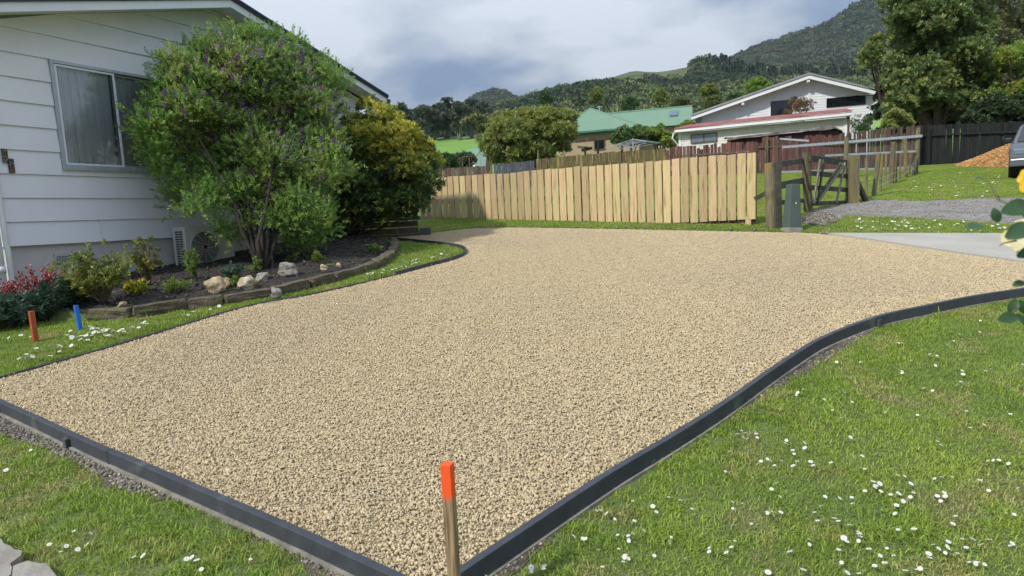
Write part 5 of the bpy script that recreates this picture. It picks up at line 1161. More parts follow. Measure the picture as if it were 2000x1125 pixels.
# low dark ground plants with red tubular flowers at the left edge
for i,(x,y,w,h,lb) in enumerate(((-30,645,90,50,'dark blue-green mound plant at the very left edge of the photo'),(22,642,80,46,'dark blue-green mound plant left of the rust red stake'),(75,630,70,44,'dark blue-green mound plant behind the rust red stake'),(118,622,64,42,'dark blue-green mound plant between the rust red and blue stakes'),(160,612,50,36,'small dark blue-green mound plant right behind the blue stake'))):
    small_plant('mound_plant',x,y,w,h,lb,'plant',LM['blue'],ROS,900 if i<4 else 420,46,50+i,1.0,dz=.1)
def kangaroo(px,py,w,h,n,label,seed):
    b=onto(px,py,.1); s=np.linalg.norm(b-O)/FPX; H=h*s; Wd=w*s/2; t=thing('red_flowered_plant',label,'plant',tuple(b)); r=np.random.default_rng(seed); mb=MB(); fl=MB(); lv=MB()
    for i in range(n):
        e=np.array([r.uniform(-Wd,Wd),r.uniform(-.12,.12),H*r.uniform(.75,1.05)]); mb.tube([(e[0]*.4,e[1]*.4,0),(e[0]*.7,e[1]*.7,e[2]*.6),e],[.006,.005,.004],5)
        for k in range(6):
            a=r.uniform(0,6.28); p=e+r.normal(0,.02,3)+[0,0,-.03*k]; q=p+np.array([math.cos(a)*.03,math.sin(a)*.03,.03]); fl.tube([p,(p+q)/2+[0,0,.008],q],[.004,.008,.009],6)
    for i in range(n):
        a=r.uniform(0,6.28); rr=Wd*r.uniform(.3,.9); q=np.array([rr*math.cos(a),rr*.5*math.sin(a),H*r.uniform(.4,.75)]); u=np.array([-math.sin(a),math.cos(a),0])*.009; lv.add([u*0-u,u,q*.6+[0,0,H*.15]+u*.8,q*.6+[0,0,H*.15]-u*.8,q],[(0,1,2,3),(3,2,4)])
    mb.build('flower_stems',LM['pinkfl'],t); fl.build('red_flowers',LM['pinkfl'],t,smooth=True)['kind']='stuff'; lv.build('strap_leaves',LM['blue'],t)
kangaroo(40,628,100,58,44,'clump of strappy leaves with red-pink tubular flowers, left of the rust red stake',61)
kangaroo(88,622,60,56,24,'clump of red-pink tubular flowers beside the downpipe, just right of the rust red stake',62)
# ---------------------------------------------------------------- tall trees, hedges and shrubs beyond
CARD=lambda s,w=.55:([(0,0,0),(w*s/2,.05*s,s*.5),(0,.12*s,s),(-w*s/2,.05*s,s*.5)],[(0,1,2,3)])
TUFT=sprig_t(6,.10,.20,.085,1.0,21); 
def lump_tree(name,label,cat,outline,Y,thick,nl,lp,nleaf,seed,m,sc,base=None,trunk_r=.2,mt='bark',shell=.45,core=.35,second=None,group=None,tmpl=None,nst=9,stemlen=None,bias=.3):
    P,d,C,R_=crown(outline,Y,thick,nl,lp,nleaf,seed,shell=shell,core=core,top_bias=bias)
    o=np.array(outline); bx=base if base else (float(o[:,0].mean()),None); bb=D(bx[0],250,Y); b=np.array([bb[0],bb[1],float(hill_z(bb[None,:2])[0]) if Y>62 else gz(bb[0],bb[1])]); t=thing(name,label,cat,tuple(b),0,group)
    r=np.random.default_rng(seed+9); tm=tmpl or TUFT
    if second: k=r.random(len(P))<second[1]; leaves('light_foliage',P[k]-b,d[k],tm,sc*.95,second[0],t,seed+1); P=P[~k]; d=d[~k]
    leaves('foliage',P-b,d,tm,sc,m,t,seed)
    ids=r.choice(len(C),min(nst,len(C)),replace=False); stems('trunk',(0,0,-.3),[C[i]-b for i in ids],trunk_r,M[mt],t,seed,spread=trunk_r*.4,lean=.25,mid_up=.65); return t
LM['oak']=leafmat('tall_tree_leaf',(.18,.25,.085),(.115,.18,.065),.4,.5,.38,scale=.7,c3=(.21,.25,.07),s3=.35,f3=.54)
LM['oak2']=leafmat('tall_tree_light_leaf',(.34,.38,.11),(.24,.30,.08),.35,.5,.3,scale=.7)
LM['willow']=leafmat('hanging_tree_leaf',(.155,.18,.07),(.10,.13,.05),.4,.5,.25,scale=.6,c3=(.20,.16,.05),s3=.4,f3=.55)
LM['bright']=leafmat('bright_green_leaf',(.28,.41,.08),(.18,.30,.06),.4,.5,.4,scale=.8,c3=(.30,.33,.05),s3=.6,f3=.53)
LM['gold']=leafmat('golden_green_leaf',(.29,.33,.08),(.19,.25,.065),.4,.5,.4,scale=.5,c3=(.36,.34,.08),s3=.35,f3=.53)
LM['euc']=leafmat('grey_green_leaf',(.12,.15,.10),(.08,.105,.072),.35,.6,.15,scale=.15)
LM['hedge']=leafmat('hedge_leaf',(.10,.18,.06),(.06,.12,.042),.4,.5,.2,scale=.5)
LM['deep']=leafmat('deep_green_leaf',(.055,.09,.035),(.035,.06,.026),.4,.5,.15,scale=.5)  # very dark green foliage of the undergrowth and the bush behind the trunk
T1=[(1733,-30),(1760,-60),(1850,-70),(1900,-60),(1925,10),(1932,80),(1928,140),(1940,200),(1905,250),(1850,238),(1800,246),(1745,246),(1735,205),(1742,180),(1722,165),(1735,140),(1728,110),(1745,85),(1738,60),(1745,30),(1728,10)]
lump_tree('tall_tree','tall broad green tree whose trunk shows above the black fence','tree',T1,31,1.9,150,30,15000,71,LM['oak'],1.0,(1832,),.36,second=(LM['oak2'],.20),nst=12)
T1b=[(1682,110),(1692,92),(1708,72),(1722,62),(1728,85),(1722,110),(1705,135),(1690,150),(1684,130)]
lump_tree('slim_tree','slender light green tree spray standing out left of the tall tree','tree',T1b,33,.8,16,14,800,72,LM['oak'],.9,(1740,),.10,second=(LM['oak2'],.5),nst=7)
T2=[(1870,-80),(1990,-120),(2200,-100),(2250,60),(2150,150),(2040,150),(1960,140),(1930,110),(1900,90),(1875,20)]
lump_tree('drooping_tree','dark olive tree with drooping sprays at the top right corner','tree',T2,37,3,110,40,9000,73,LM['willow'],1.15,(1985,),.3,tmpl=sprig_t(9,.34,.20,.055,.6,22),bias=-.9)
T3_=[(1915,225),(1920,180),(1925,140),(1945,105),(1962,85),(1985,90),(2010,75),(2080,70),(2160,120),(2170,230),(2040,215),(1990,195),(1960,235)]
lump_tree('bright_tree','bright yellow-green leafy tree at the right edge, in front of the drooping tree','tree',T3_,29.5,1.0,70,24,5500,74,LM['bright'],.85,(2000,),.14,second=(LM['oak2'],.22))
T4=[(1830,262),(1880,240),(1905,205),(1940,190),(1990,185),(2080,190),(2150,250),(2060,262),(1960,264)]
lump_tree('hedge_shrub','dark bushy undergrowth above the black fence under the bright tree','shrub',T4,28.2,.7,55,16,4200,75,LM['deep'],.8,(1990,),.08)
T5=[(1700,262),(1712,190),(1722,160),(1745,150),(1800,165),(1860,190),(1890,255),(1800,270),(1740,270)]
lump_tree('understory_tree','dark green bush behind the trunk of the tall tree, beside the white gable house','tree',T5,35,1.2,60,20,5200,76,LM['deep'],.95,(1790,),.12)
T6=[(1722,250),(1728,232),(1745,215),(1765,218),(1780,235),(1785,255),(1745,258)]
lump_tree('hedge_shrub','yellow-green shrub over the brown fence at the foot of the tall tree','shrub',T6,27.8,.5,16,10,1000,77,LM['oak2'],.6,(1750,),.05)
T7=[(1532,224),(1528,208),(1540,194),(1556,188),(1575,193),(1592,205),(1592,216),(1570,222)]
lump_tree('bronze_shrub','reddish-bronze shrub in front of the dark window of the white gable house','shrub',T7,41.2,.8,18,9,900,78,leafmat('bronze_tree_leaf',(.14,.11,.05),(.09,.10,.04),.4,.5,.25,scale=1,c3=(.28,.12,.07),s3=.9,f3=.52),.75,(1560,),.07,tmpl=sprig_t(6,.13,.12,.045,1.0,25))
T8=[(1664,262),(1664,238),(1674,226),(1688,222),(1700,232),(1702,250),(1690,262),(1675,270)]
lump_tree('garden_shrub','open dark green shrub at the right end of the red-roofed outbuilding','shrub',T8,34,.5,14,8,420,79,LM['hedge'],.7,(1680,),.04,tmpl=sprig_t(6,.13,.14,.06,1.0,26))
G1=[(945,300),(938,270),(950,248),(975,228),(1005,214),(1050,211),(1085,217),(1108,212),(1128,232),(1118,258),(1130,280),(1110,300),(1080,318),(1030,325),(975,330)]
lump_tree('golden_tree','wide low golden-green tree with layered sprays in front of the green-roofed house','tree',G1,47,2.0,95,18,11000,80,LM['gold'],1.15,(1045,),.3,second=(LM['oak2'],.18),shell=.55,core=.5,tmpl=sprig_t(7,.16,.20,.08,1.5,23),bias=.1)
for i,(ol,Y,lb,mm) in enumerate((([(1195,285),(1200,262),(1215,248),(1238,242),(1256,252),(1262,275),(1255,290)],41,'dark green bushy shrub behind the rotary clothes line','hedge'),([(1252,290),(1250,262),(1258,248),(1268,252),(1275,240),(1284,250),(1296,236),(1305,240),(1308,262),(1322,258),(1332,270),(1330,292)],42,'bright green upright shrub between the clothes line and the red-roofed outbuilding','bright'),([(1315,285),(1318,258),(1335,240),(1350,238),(1360,246),(1335,262),(1330,285)],44,'small reddish-green bush against the left end of the red-roofed outbuilding','gold'))):
    lump_tree('garden_shrub',lb,'shrub',ol,Y,.7,26,11,1700,90+i,LM[mm],.85,None,.06,nst=8,second=(LM['oak2'],.2))
for i,(ol,Y,lb,mm) in enumerate((([(828,338),(832,318),(850,303),(875,300),(895,312),(893,332),(860,345)],44,'dense green shrub at the left, over the end of the old brown fence','hedge'),([(880,335),(885,312),(900,300),(918,300),(930,312),(925,335)],52,'dark green shrub between the timber arch and the tiny white shed','hedge'),([(790,330),(800,305),(830,298),(850,310),(845,340),(800,345)],46,'green bush partly hidden behind the yellow-tipped shrub','bright'))):
    lump_tree('garden_shrub',lb,'shrub',ol,Y,.9,26,11,1700,95+i,LM[mm],.95,None,.06,nst=8)
# cabbage tree: sword leaves in heads, pale flower plumes
cbp=D(957,330,62); cb=np.array([cbp[0],cbp[1],gz(cbp[0],cbp[1])]); ct=thing('cabbage_tree','spiky cabbage tree with creamy flower plumes left of the golden-green tree','tree',tuple(cb))
SW=([(0,0,0),(.035,0,.35),(.0,.06,.75),(-.035,0,.35)],[(0,1,2,3)])
hp=[(918,240,1.0),(935,232,1.1),(950,250,1.1),(963,236,1.0),(978,228,1.1),(945,272,.9),(962,285,.8),(968,258,1.0),(990,236,.8)]
Pq=[];dq=[];Fq=[];fd_=[];tg=[]
for i,(x,y,s) in enumerate(hp):
    c=D(x,y,62+random.uniform(-.5,.5)); tg.append(c-cb); n=170; dd=RNG.normal(0,1,(n,3)); dd[:,2]=np.abs(dd[:,2])*.6-.2; dd/=np.linalg.norm(dd,axis=1,keepdims=True); Pq.append(np.repeat((c-cb)[None],n,0)+RNG.normal(0,.05,(n,3))); dq.append(dd)
    m_=260; a=RNG.uniform(0,6.28,m_); rr=RNG.uniform(.2,.85,m_); Fq.append((c-cb)+np.column_stack([rr*np.cos(a)-.2,rr*np.sin(a)*.8,.45-rr*rr*.55+RNG.normal(0,.10,m_)])); fd_.append(RNG.normal(0,1,(m_,3)))
leaves('sword_leaves',np.vstack(Pq),np.vstack(dq),SW,1.25,leafmat('sword_leaf',(.13,.19,.07),(.08,.13,.05),.4,.45,.25,scale=.5),ct,1); leaves('flower_plumes',np.vstack(Fq),np.vstack(fd_),TUFT,.42,leafmat('cream_flower',(.55,.46,.27),(.45,.36,.2),.3,.7,.3,scale=.8),ct,2)
stems('trunk',(0,0,-.3),tg,.13,M['bark'],ct,5,spread=.05,lean=.15,mid_up=.7)
# row of eucalypts on the pasture crest
ex=[(757,248,214),(783,262,204),(806,266,214),(826,264,206),(849,268,208),(873,266,192),(897,262,200),(921,260,194),(944,262,200),(966,262,212)]
ordl=['first','second','third','fourth','fifth','sixth','seventh','eighth','ninth','tenth']
for i,(x,yb,yt) in enumerate(ex):
    Y=238+ (i%3)*5; w=15+3*(i%2); ol=[(x-w,yb-22),(x-w*.9,yt+16),(x-w*.4,yt+2),(x+w*.3,yt),(x+w*.9,yt+12),(x+w*1.05,yb-28),(x+w*.5,yb-10),(x-w*.5,yb-6)]
    bb=D(x,yb,Y); bz=float(hill_z(bb[None,:2])[0]); b=np.array([bb[0],bb[1],bz]); P,d,C,R_=crown(ol,Y,3,20,8,1500,400+i,shell=.5,core=.3); t=thing('gum_tree',f'tall grey-green gum tree on the pasture crest, {ordl[i]} from the left','tree',tuple(b),0,'gum trees along the top of the pasture')
    leaves('foliage',P-b,d,TUFT,4.6,LM['euc'],t,400+i); stems('trunk',(0,0,-.5),[C[j]-b for j in range(0,len(C),3)],.30,M['bark_pale'],t,i,spread=.5,lean=.3,mid_up=.6,n=5)
# dark stand of scrub under the gum trees
# ---------------------------------------------------------------- forest on the hills (too many to count)
def forest_kinds():
    ks=[]; cols=[((.12,.175,.07),(.08,.125,.05)),((.16,.21,.08),(.11,.155,.06)),((.075,.115,.06),(.05,.082,.045)),((.19,.23,.08),(.13,.17,.06)),((.13,.135,.09),(.09,.10,.065))]
    for k,(c,c2) in enumerate(cols):
        r=np.random.default_rng(600+k); nl=9; C=np.column_stack([r.normal(0,.42,(nl,2)),r.uniform(.35,1.25,nl)]); R_=r.uniform(.32,.5,nl); n=420; idx=r.integers(0,nl,n); d=r.normal(0,1,(n,3)); d/=np.linalg.norm(d,axis=1,keepdims=True); P=C[idx]+d*R_[idx][:,None]*r.uniform(.75,1.05,(n,1))
        V,F=replicate(*CARD(.30,.8),rotmats(d+r.normal(0,.5,d.shape)),P,r.uniform(.7,1.3,n)); V2=[];
        me=npmesh('crown',V,F); me.materials.append(mat(f'bush_{k}',c,c2,.02,.85,coord='World',obj_rand=.45,island=0,trans=.15)); ks.append(me)
    return ks
FK=forest_kinds()
def pines():
    r=np.random.default_rng(680); V=[];F=[]; n=520; h=r.uniform(.1,1,n)**.8; a=r.uniform(0,6.28,n); rr=.30*(1.02-h)+.02; P=np.column_stack([rr*np.cos(a),rr*np.sin(a),h*2.4]); d=np.column_stack([np.cos(a),np.sin(a),-.2*np.ones(n)]); V,F=replicate(*CARD(.22,.7),rotmats(d),P,r.uniform(.7,1.3,n)); me=npmesh('conifer',V,F); me.materials.append(mat('pine_dark',(.07,.11,.065),(.05,.08,.052),.02,.85,coord='World',obj_rand=.3)); return me
FK.append(pines())
def pick(n,r0,r1,a0,a1,seed):
    r=np.random.default_rng(seed); R_=np.sqrt(r.uniform(r0*r0,r1*r1,n)); A=np.radians(r.uniform(a0,a1,n)); return np.stack([R_*np.sin(A),R_*np.cos(A)],1),r
def forest():
    P,r=pick(4600,262,600,-20,48,1); z=hill_z(P); rad_=np.hypot(P[:,0],P[:,1]); az=np.degrees(np.arctan2(P[:,0],P[:,1]))
    k=((rad_>275)|(az>6)); k&=~((az<-2)&(rad_<300)); P=P[k]; z=z[k]; az=az[k]; n=len(P); cl=fbm2(P,.03,9,3)
    vi=np.where(cl>.35,1,np.where(cl<-.35,2,r.integers(0,5,n))); sc=r.uniform(2.4,6.2,n); sc[az<-4]*=.8
    tag(scatter('hillside_bush',np.column_stack([P,z-1]),np.column_stack([np.zeros((n,2)),r.uniform(0,6.28,n)]),sc,vi,FK),'mixed native bush covering the lower hillside behind the houses',None,kind='stuff')
    P,r=pick(7500,600,960,-14,48,2); z=hill_z(P); rr=np.hypot(P[:,0],P[:,1]); az=np.arctan2(P[:,0],P[:,1]); f=fbm2(P,.016,12,3); tz=(z-1.5)/rr; mid=R_mid(az)
    pine=(az>rad(17))&(az<rad(34)); grassy=(tz>mid-.022)&(az<rad(22)); k=(~grassy&(f>-.35))|(pine&(rr<900))|(az>rad(22))&(f>-.8)|(grassy&(f>.75)); P=P[k]; z=z[k]; n=len(P); az=az[k]; f=f[k]
    vi=np.where((az>rad(18))&(az<rad(33))&(r.random(n)<.45),5,np.where(f>.4,2,r.integers(0,5,n))); sc=np.where(vi==5,r.uniform(3.5,7,n),r.uniform(3,7,n))
    tag(scatter('upper_bush',np.column_stack([P,z-1.5]),np.column_stack([np.zeros((n,2)),r.uniform(0,6.28,n)]),sc,vi,FK),'bush and dark pines on the middle hill',None,kind='stuff')
    P,r=pick(15000,985,1540,-16,46,3); z=hill_z(P); n=len(P); vi=r.choice([0,2,2,4],n)
    tag(scatter('mountain_bush',np.column_stack([P,z-3]),np.column_stack([np.zeros((n,2)),r.uniform(0,6.28,n)]),r.uniform(7,12,n),vi,FK),'dense dark bush clothing the far mountain',None,kind='stuff')
forest()
# distinct trees that stand out of the bush
ftree=[(1480,182,152,26,150,'rounded mid-green tree standing out of the bush left of the white gable house peak','bright'),(1385,190,165,18,190,'pale green round tree on the lower hill left of the white gable house','gold'),(1290,205,172,15,200,'soft green tree in the bush above the green roof ridge','gold'),(1330,218,190,20,140,'brownish dense tree behind the right end of the green roof','willow'),(1395,215,190,22,120,'dark brown-green tree behind the left eave of the white gable house','willow'),(1165,205,172,14,260,'pale tree at the crest of the near bush ridge','gold'),(1065,205,178,12,260,'dark tree top on the near bush ridge above the golden-green tree','hedge'),(1230,215,188,16,170,'dark green tree right behind the green-roofed house ridge','hedge'),(1435,205,180,14,130,'dull green tree low behind the white gable roof slope','hedge')]
for i,(x,yb,yt,w,Y,lb,mm) in enumerate(ftree):
    ol=[(x-w*.8,yb),(x-w,(yb+yt)/2+4),(x-w*.6,yt+5),(x,yt),(x+w*.6,yt+4),(x+w,(yb+yt)/2+4),(x+w*.85,yb)]
    lump_tree('bush_tree',lb,'tree',ol,Y,w*Y/FPX*.7,26,max(w*.33,5),1700,800+i,LM[mm],Y*.0165,(x,),.3,shell=.6,core=.4,nst=5)
# ---------------------------------------------------------------- daisies
def daisy_mesh():
    mb=MB(); n=15; F=[]; V=[]; 
    for i in range(n):
        a=2*math.pi*i/n; w=.26; V+= [(.001*math.cos(a),.001*math.sin(a),.0),(.0075*math.cos(a-w),.0075*math.sin(a-w),.0008),(.0115*math.cos(a),.0115*math.sin(a),.0016),(.0075*math.cos(a+w),.0075*math.sin(a+w),.0008)]; F.append((i*4,i*4+1,i*4+2,i*4+3))
    b=len(V); V+= [(.0030*math.cos(2*math.pi*i/7),.0030*math.sin(2*math.pi*i/7),.0016) for i in range(7)]+[(0,0,.0036)]; F+=[(b+i,b+(i+1)%7,b+7) for i in range(7)]
    c=len(V); V+=[(.0008,0,0),(-.0004,.0007,0),(-.0004,-.0007,0),(.0008,.003,-.045),(-.0004,.0037,-.045),(-.0004,.0023,-.045)]; F+=[(c,c+1,c+4,c+3),(c+1,c+2,c+5,c+4),(c+2,c,c+3,c+5)]
    me=bpy.data.meshes.new('daisy'); me.from_pydata(V,[],F)
    for m in (mat('daisy_petal',(.82,.82,.78),(.76,.76,.72),50,.6,trans=.15),mat('daisy_eye',(.75,.55,.04),None,50,.6),M['stem_green']): me.materials.append(m)
    for p in me.polygons: p.material_index=0 if p.index<n else (1 if p.index<n+7 else 2)
    me.update(); return me
DM=daisy_mesh()
def px_area(poly_px,n,seed,dz,cl=.4):
    r=np.random.default_rng(seed); o=np.array(poly_px,float); out=[]; cen=[]
    while len(out)<n:
        if cen and r.random()<cl: c=cen[r.integers(len(cen))]; p=c+r.normal(0,1,2)*np.array([16,7])
        else: p=r.uniform(o.min(0),o.max(0)); cen.append(p)
        if pip(np.array([p]),o)[0]: out.append(p)
    return [G(x,y,dz)[:2] for x,y in out]
hand=[(1536,866),(1544,867),(1543,870),(1548,882),(1571,870),(1572,878),(1661,859),(1684,895),(1526,904),(1557,904),(1583,907),(1588,911),(1549,914),(1623,909),(1705,941),(1714,947),(1718,951),(1710,951),(1720,962),(1754,933),(1779,949),(1785,961),(1784,968),(1778,975),(1740,968),(1755,965),(1764,984),(1751,990),(1742,995),(1721,996),(1748,1006),(1710,1000),(1640,980),(1591,1006),(1597,1024),(1629,1013),(1637,1024),(1659,1028),(1555,1037),(1543,1079),(1677,1040),(1678,1050),(1680,1051),(1648,1056),(1654,1065),(1677,1062),(1638,1074),(1697,1080),(1719,1087),(1785,1040),(1837,984),(1846,975),(1861,1027),(1900,1055),(1930,1061),(1916,1070),(1887,1072),(1833,1077),(1814,1084),(1816,1091),(1931,963),(1940,902),(1951,900),(1970,907),(1973,812),(1995,825),(1708,1109),(1728,1106),(1792,1114),(1768,1118),(1569,1119),(1655,1119),(1678,1121),(1499,1003),(1513,1006),(1525,1006),(1440,848),(1452,855),(1455,849),(1460,858),(1448,846),(1477,852),(1479,858),(1534,866),(1467,774),(1558,771),(1555,775),(1610,783),(1626,806),(1425,888),(1830,697),(1832,700),(1760,727),(1762,731),(1816,695),(1827,718),(1879,727),(1881,733),(1925,728),(1930,725),(1935,722),(1940,728),(1876,750),(1870,757),(1761,670),(1755,674),(1634,710),(1680,711),(1185,1008),(1165,1002),(1172,1000),(1038,1114),(1063,1111),(1062,1118),(1275,990),(1500,1118)]
left=[(12,921),(62,928),(106,925),(118,955),(22,910),(145,1043),(178,1048),(150,1062),(97,1070),(118,1072),(130,1070),(152,1075),(156,1078),(119,1084),(262,1093),(280,1092),(365,1098),(375,1094),(385,1100),(360,1118),(394,1119),(489,1093),(5,897),(60,880),(16,896),(170,1066)]
gl=[('white daisy flower in the big right-hand lawn','daisies in the right lawn',[G(x,y,.03)[:2] for x,y in hand]),('white daisy flower in the grass between the edging board and the kerb, lower left','daisies in the lower left grass',[G(x,y,.03)[:2] for x,y in left]),
 ('white daisy flower in the narrow lawn strip left of the gravel','daisies in the left lawn strip',px_area([(5,665),(120,650),(200,640),(350,620),(450,612),(560,585),(560,590),(400,640),(250,668),(120,700),(20,720)],50,5,.11)+px_area([(118,652),(200,636),(262,645),(240,668),(150,672)],42,6,.11,.7)+px_area([(240,640),(440,600),(600,570),(640,566),(480,602),(300,648)],70,7,.11,.55)+px_area([(560,580),(700,545),(860,492),(895,492),(870,508),(760,545),(620,575)],115,8,.11,.5))]
def where_daisy(p,lb,g):
    if 'right lawn' in g:
        if pdist(p[None],GRAVEL,True)[0]<.75: return 'white daisy flower close beside the long right-hand edging board','daisies beside the long edging board'
        if p[1]>3.9: return 'white daisy flower in the far part of the right lawn, towards the rose bush','daisies in the far right lawn'
        if p[0]>2.3: return 'white daisy flower at the right side of the near right lawn','daisies at the right of the near lawn'
        return 'white daisy flower in the dense scatter in the middle of the near right lawn','daisies in the middle of the near lawn'
    if 'left lawn' in g:
        if p[1]<7.0: return 'white daisy flower in the left lawn around the two short painted stakes','daisies round the painted stakes'
        if p[1]<8.6: return 'white daisy flower in the left lawn strip in front of the mossy stone edging','daisies before the stone edging'
        return 'white daisy flower in the far rounded end of the left lawn strip','daisies in the rounded lawn end'
    return lb,g
cnt=0; ld=[]
for lb,gp_,pts in gl:
    for p in pts:
        p=np.array(p)
        if not grass_ok(p[None])[0] or pdist(p[None],GRAVEL,True)[0]<.07: continue
        if cnt<298:
            o=bpy.data.objects.new('daisy',DM); COL.objects.link(o); o.location=(p[0],p[1],gz(*p)+(.030 if p[1]<5 else .042)+random.uniform(0,.018)); s=random.uniform(.85,1.35) if p[1]<5 else random.uniform(1.5,2.2); o.scale=(s,s,s); o.rotation_euler=(random.gauss(.25,.3),random.gauss(-.1,.3),random.uniform(0,6.28)); l2,g2=where_daisy(p,lb,gp_); tag(o,l2,'daisy',g2); cnt+=1
        else: ld.append(p)
far=[G(*(q),.09)[:2] for q in []]
for p in px_area([(1640,452),(1650,428),(1700,425),(1800,432),(1900,437),(1990,445),(1990,456)],110,21,.09,.5)+px_area([(1700,388),(1760,360),(1840,335),(1960,345),(1960,388)],90,22,.09,.5)+px_area([(842,452),(900,445),(905,449),(870,455)],14,23,.1,.5)+[q for q in px_area([(1000,1125),(1400,870),(1700,660),(2000,610),(2000,1125)],150,24,.03,.35)]: ld.append(np.array(p))
Q=np.array(ld); Q=Q[grass_ok(Q)]; n=len(Q); tag(scatter('far_daisies',np.column_stack([Q,ground_z(Q)+.04]),np.column_stack([RNG.normal(.25,.25,(n,2)),RNG.uniform(0,6.28,n)]),np.where(Q[:,1]>9,RNG.uniform(1.6,2.4,n),RNG.uniform(.7,1.1,n)),np.zeros(n,int),[DM]),'small white daisies sprinkled over the farther lawns',None,kind='stuff')
# ---------------------------------------------------------------- rose bush close at the right edge
LM['rose']=leafmat('rose_leaf',(.055,.12,.05),(.035,.085,.035),.15,.4,.3,scale=20)
LM['petal']=leafmat('cream_petal',(.80,.76,.50),(.82,.74,.34),.12,.5,.35,scale=18)
LM['ypetal']=leafmat('yellow_petal',(.85,.60,.02),(.8,.5,.01),.12,.5,.3,scale=18)
rb=np.array([1.52,1.45]); rz=gz(*rb); rose=thing('rose_bush','close rose bush with a large cream bloom and glossy leaves at the right edge','rose bush',(rb[0],rb[1],rz)); R0b=np.array([rb[0],rb[1],rz])
def rleaf(px,py,Y,L_,ang,w=.55,tilt=.3,seed=0):
    c=D(px,py,Y)-R0b; n=7; V=[];F=[]
    ax=CR*math.cos(ang)+CU*math.sin(ang); sd=np.cross(ax,CF); sd/=np.linalg.norm(sd); sd=sd*math.cos(tilt)+CF*math.sin(tilt); nn=np.cross(ax,sd)
    for i in range(n):
        u=i/(n-1); ww=w*L_*.5*math.sin(math.pi*min(u*.92+.06,1))**.8; cp=c+ax*L_*(u-.5)+nn*(.10*L_*math.sin(u*math.pi))
        V+= [cp-sd*ww+nn*ww*.25,cp,cp+sd*ww+nn*ww*.25]
    for i in range(n-1): a=i*3; F+=[(a,a+1,a+4,a+3),(a+1,a+2,a+5,a+4)]
    return MB().add(V,F).build('leaf',LM['rose'],rose,smooth=True)
for i,(x,y,Y,L_,a,tl) in enumerate(((1905,445,1.22,.038,.1,.9),(1945,420,1.20,.030,1.9,.6),(1985,408,1.16,.058,.25,.3),(1992,453,1.08,.055,.45,.5),(2003,494,1.1,.035,.4,.2),(1945,385,1.3,.026,-.8,1.0),(1915,352,1.35,.028,-.2,1.1),(1990,555,1.2,.026,.3,.6),(1978,598,1.2,.032,1.2,.5),(1968,622,1.18,.040,.2,.4),(1996,632,1.2,.045,-.9,.5),(2000,600,1.2,.035,2.2,.5),(2030,530,1.2,.06,.5,.5),(2045,600,1.25,.06,1.5,.4),(2050,400,1.2,.06,1.0,.4))): rleaf(x,y,Y,L_,a,.6,tl)
def petals(px,py,Y,R_,m,n,nm,seed,par,face=(-.4,-.7,.4)):
    r=random.Random(seed); c=D(px,py,Y)-R0b; f=np.array(face,float); f/=np.linalg.norm(f); a=np.cross(f,[0,0,1.]); a/=np.linalg.norm(a); b=np.cross(a,f); out=MB()
    for i in range(n):
        t=i*2.4; k=.35+.65*(i/n); d=a*math.cos(t)+b*math.sin(t); L_=R_*k; w=L_*.8; s=np.cross(f,d); V=[];F=[]
        for u in np.linspace(0,1,5):
            for v in (-1,-.4,.4,1): ww=w*math.sin(math.pi*min(.15+u*.75,1))**.7*.62; V.append(c+d*L_*u*(1-.25*(1-k))+f*(L_*(.55*(1-k)+.12)*math.sin(u*2.2)+.15*ww*abs(v))+s*v*ww)
        for p in range(4):
            for q in range(3): j=p*4+q; F.append((j,j+1,j+5,j+4))
        MB().add(V,F).build(nm,m,par,smooth=True)
petals(2004,462,1.14,.043,LM['petal'],16,'petal',3,rose,(-.55,-.6,.25))
petals(2012,355,1.18,.028,LM['ypetal'],12,'yellow_petal',5,rose,(-.5,-.7,.3))
sm_=MB(); rr_=lambda x,y,Y:D(x,y,Y)-R0b
sm_.tube([(0.1,0,0),rr_(2080,800,1.3),rr_(2040,560,1.2),rr_(1998,470,1.14)],[.006,.005,.004,.003],7); sm_.tube([rr_(2040,560,1.2),rr_(2030,440,1.2),rr_(2012,365,1.18)],[.004,.003,.002],6); sm_.tube([rr_(2045,590,1.25),rr_(1990,600,1.2),rr_(1968,618,1.18)],[.003,.002,.0015],6); sm_.tube([rr_(2035,450,1.2),rr_(1975,400,1.17),rr_(1948,390,1.25),rr_(1930,352,1.3)],[.003,.002,.0015,.001],6)
sm_.tube([rr_(1985,470,1.12),rr_(1960,475,1.12),rr_(1952,480,1.12)],[.002,.0015,.0008],5); sm_.build('stems',M['stem_green'],rose,smooth=True)
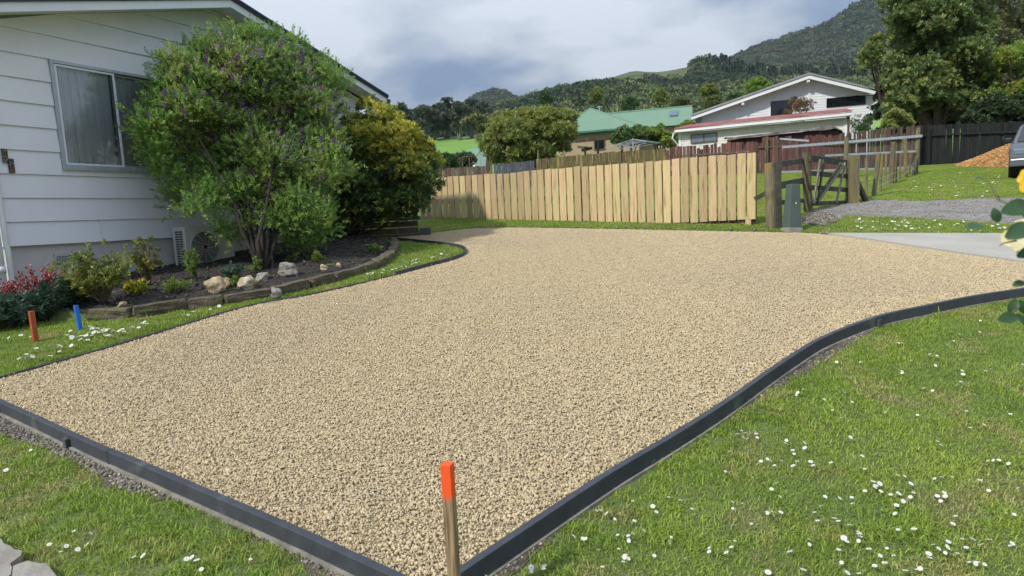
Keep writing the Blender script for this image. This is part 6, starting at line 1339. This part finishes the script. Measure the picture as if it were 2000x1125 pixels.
# ---------------------------------------------------------------- parked car, its nose showing at the right edge
def car():
    an=rad(49); cl_=onz(1968,350,.1); base=cl_-np.array([-math.sin(an),math.cos(an),0])*1.82; t=thing('parked_car','silver-grey pickup truck on the upper lawn, cut off by the right edge','pickup truck',tuple(base),an); t.rotation_euler=(0,rad(0),an)
    Wd=1.82; prof=[(0.0,.42),(-.03,.62),(.0,.88),(.10,1.02),(1.25,1.12),(1.95,1.68),(2.2,1.74),(3.3,1.74),(3.55,1.62),(3.7,1.12),(5.1,1.10),(5.15,.55),(5.05,.42)]
    def arch(cx,r): return [(cx+r*math.cos(a),.36+r*math.sin(a)) for a in np.linspace(0,math.pi,9)]
    low=arch(4.05,.43)+arch(.82,.43); pts=prof+[p for p in low]
    import bmesh
    bm=bmesh.new(); rows=[]
    ys=[0,.06,.9,Wd-.06,Wd]
    for y in ys:
        ins=.05 if y in (0,Wd) else 0; row=[]
        for (x,z) in pts:
            tum=max(0,(z-1.1))*.28; yy=y+(tum if y<.5 else (-tum if y>1.3 else 0)); row.append(bm.verts.new((x+(ins*(1 if x<2.5 else -1)),yy,z-ins*(1 if z>1 else 0))))
        rows.append(row)
    n=len(pts)
    for a,b in zip(rows[:-1],rows[1:]):
        for i in range(n): bm.faces.new((a[i],a[(i+1)%n],b[(i+1)%n],b[i]))
    bm.faces.new(rows[0]); bm.faces.new(rows[-1][::-1]); bmesh.ops.recalc_face_normals(bm,faces=bm.faces); me=bpy.data.meshes.new('body'); bm.to_mesh(me); bm.free(); body=link('body',me,M['car_paint'],t); b_=body.modifiers.new('bevel','BEVEL'); b_.width=.03; b_.segments=2; b_.limit_method='ANGLE'
    for x in (.82,4.05):
        for y in (.0,Wd-.22):
            w=MB(); w.tube([(x,y-.01,.36),(x,y+.23,.36)],.365,24); wh_=w.build('wheel',M['tyre'],t); MB().tube([(x,y-.02,.36),(x,y-.012,.36)],.2,16).build('rim',M['steel'],wh_)
    def sideq(nm,pts4,y,m): MB().prism(pts4,1,y,y+.012).build(nm,m,t)
    for y in (.115,Wd-.127): sideq('side_window',[(1.5,1.16),(1.98,1.55),(2.5,1.6),(2.5,1.16)],y,M['glass_dark']); sideq('side_window',[(2.56,1.16),(2.56,1.6),(3.35,1.6),(3.5,1.2)],y,M['glass_dark'])
    MB().add([(1.27,.14,1.16),(1.27,Wd-.14,1.16),(1.90,Wd-.25,1.66),(1.90,.25,1.66)],[(0,1,2,3)]).build('windscreen',M['glass_dark'],t)
    for y in (.1,Wd-.42): box('headlight',(-.035,y,.70),(.05,y+.32,.86),M['glass_sky'],t,bevel=.02)
    box('grille',(-.04,.5,.62),(-.0,Wd-.5,.84),M['black'],t); box('bumper',(-.10,.03,.36),(.12,Wd-.03,.58),M['car_paint'],t,bevel=.03)
    for y in (-.16,Wd-.02): box('wing_mirror',(1.42,y,1.14),(1.56,y+.18,1.30),M['black'],t,bevel=.03)
    box('wheel_arch_liner',(.3,.10,.3),(1.35,Wd-.1,.85),M['black'],t); box('wheel_arch_liner',(3.5,.10,.3),(4.6,Wd-.1,.85),M['black'],t)
    for s in (1.4,2.53): box('door_seam',(s,-.003,.5),(s+.012,.0,1.1),M['black'],t)
car()
# ---------------------------------------------------------------- air
def haze():
    o=box('haze',(-2300,-60,-30),(2300,2500,760),None); m=bpy.data.materials.new('haze_air'); m.use_nodes=True; nt=m.node_tree; nt.nodes.clear()
    out=nt.nodes.new('ShaderNodeOutputMaterial'); v=nt.nodes.new('ShaderNodeVolumePrincipled'); v.inputs['Color'].default_value=(.78,.90,1,1); v.inputs['Density'].default_value=HAZE; v.inputs['Anisotropy'].default_value=.2
    nt.links.new(v.outputs[0],out.inputs['Volume']); o.data.materials.append(m); tag(o,'thin pale air haze over the valley and hills',None,kind='stuff')
HAZE=.00009
haze()
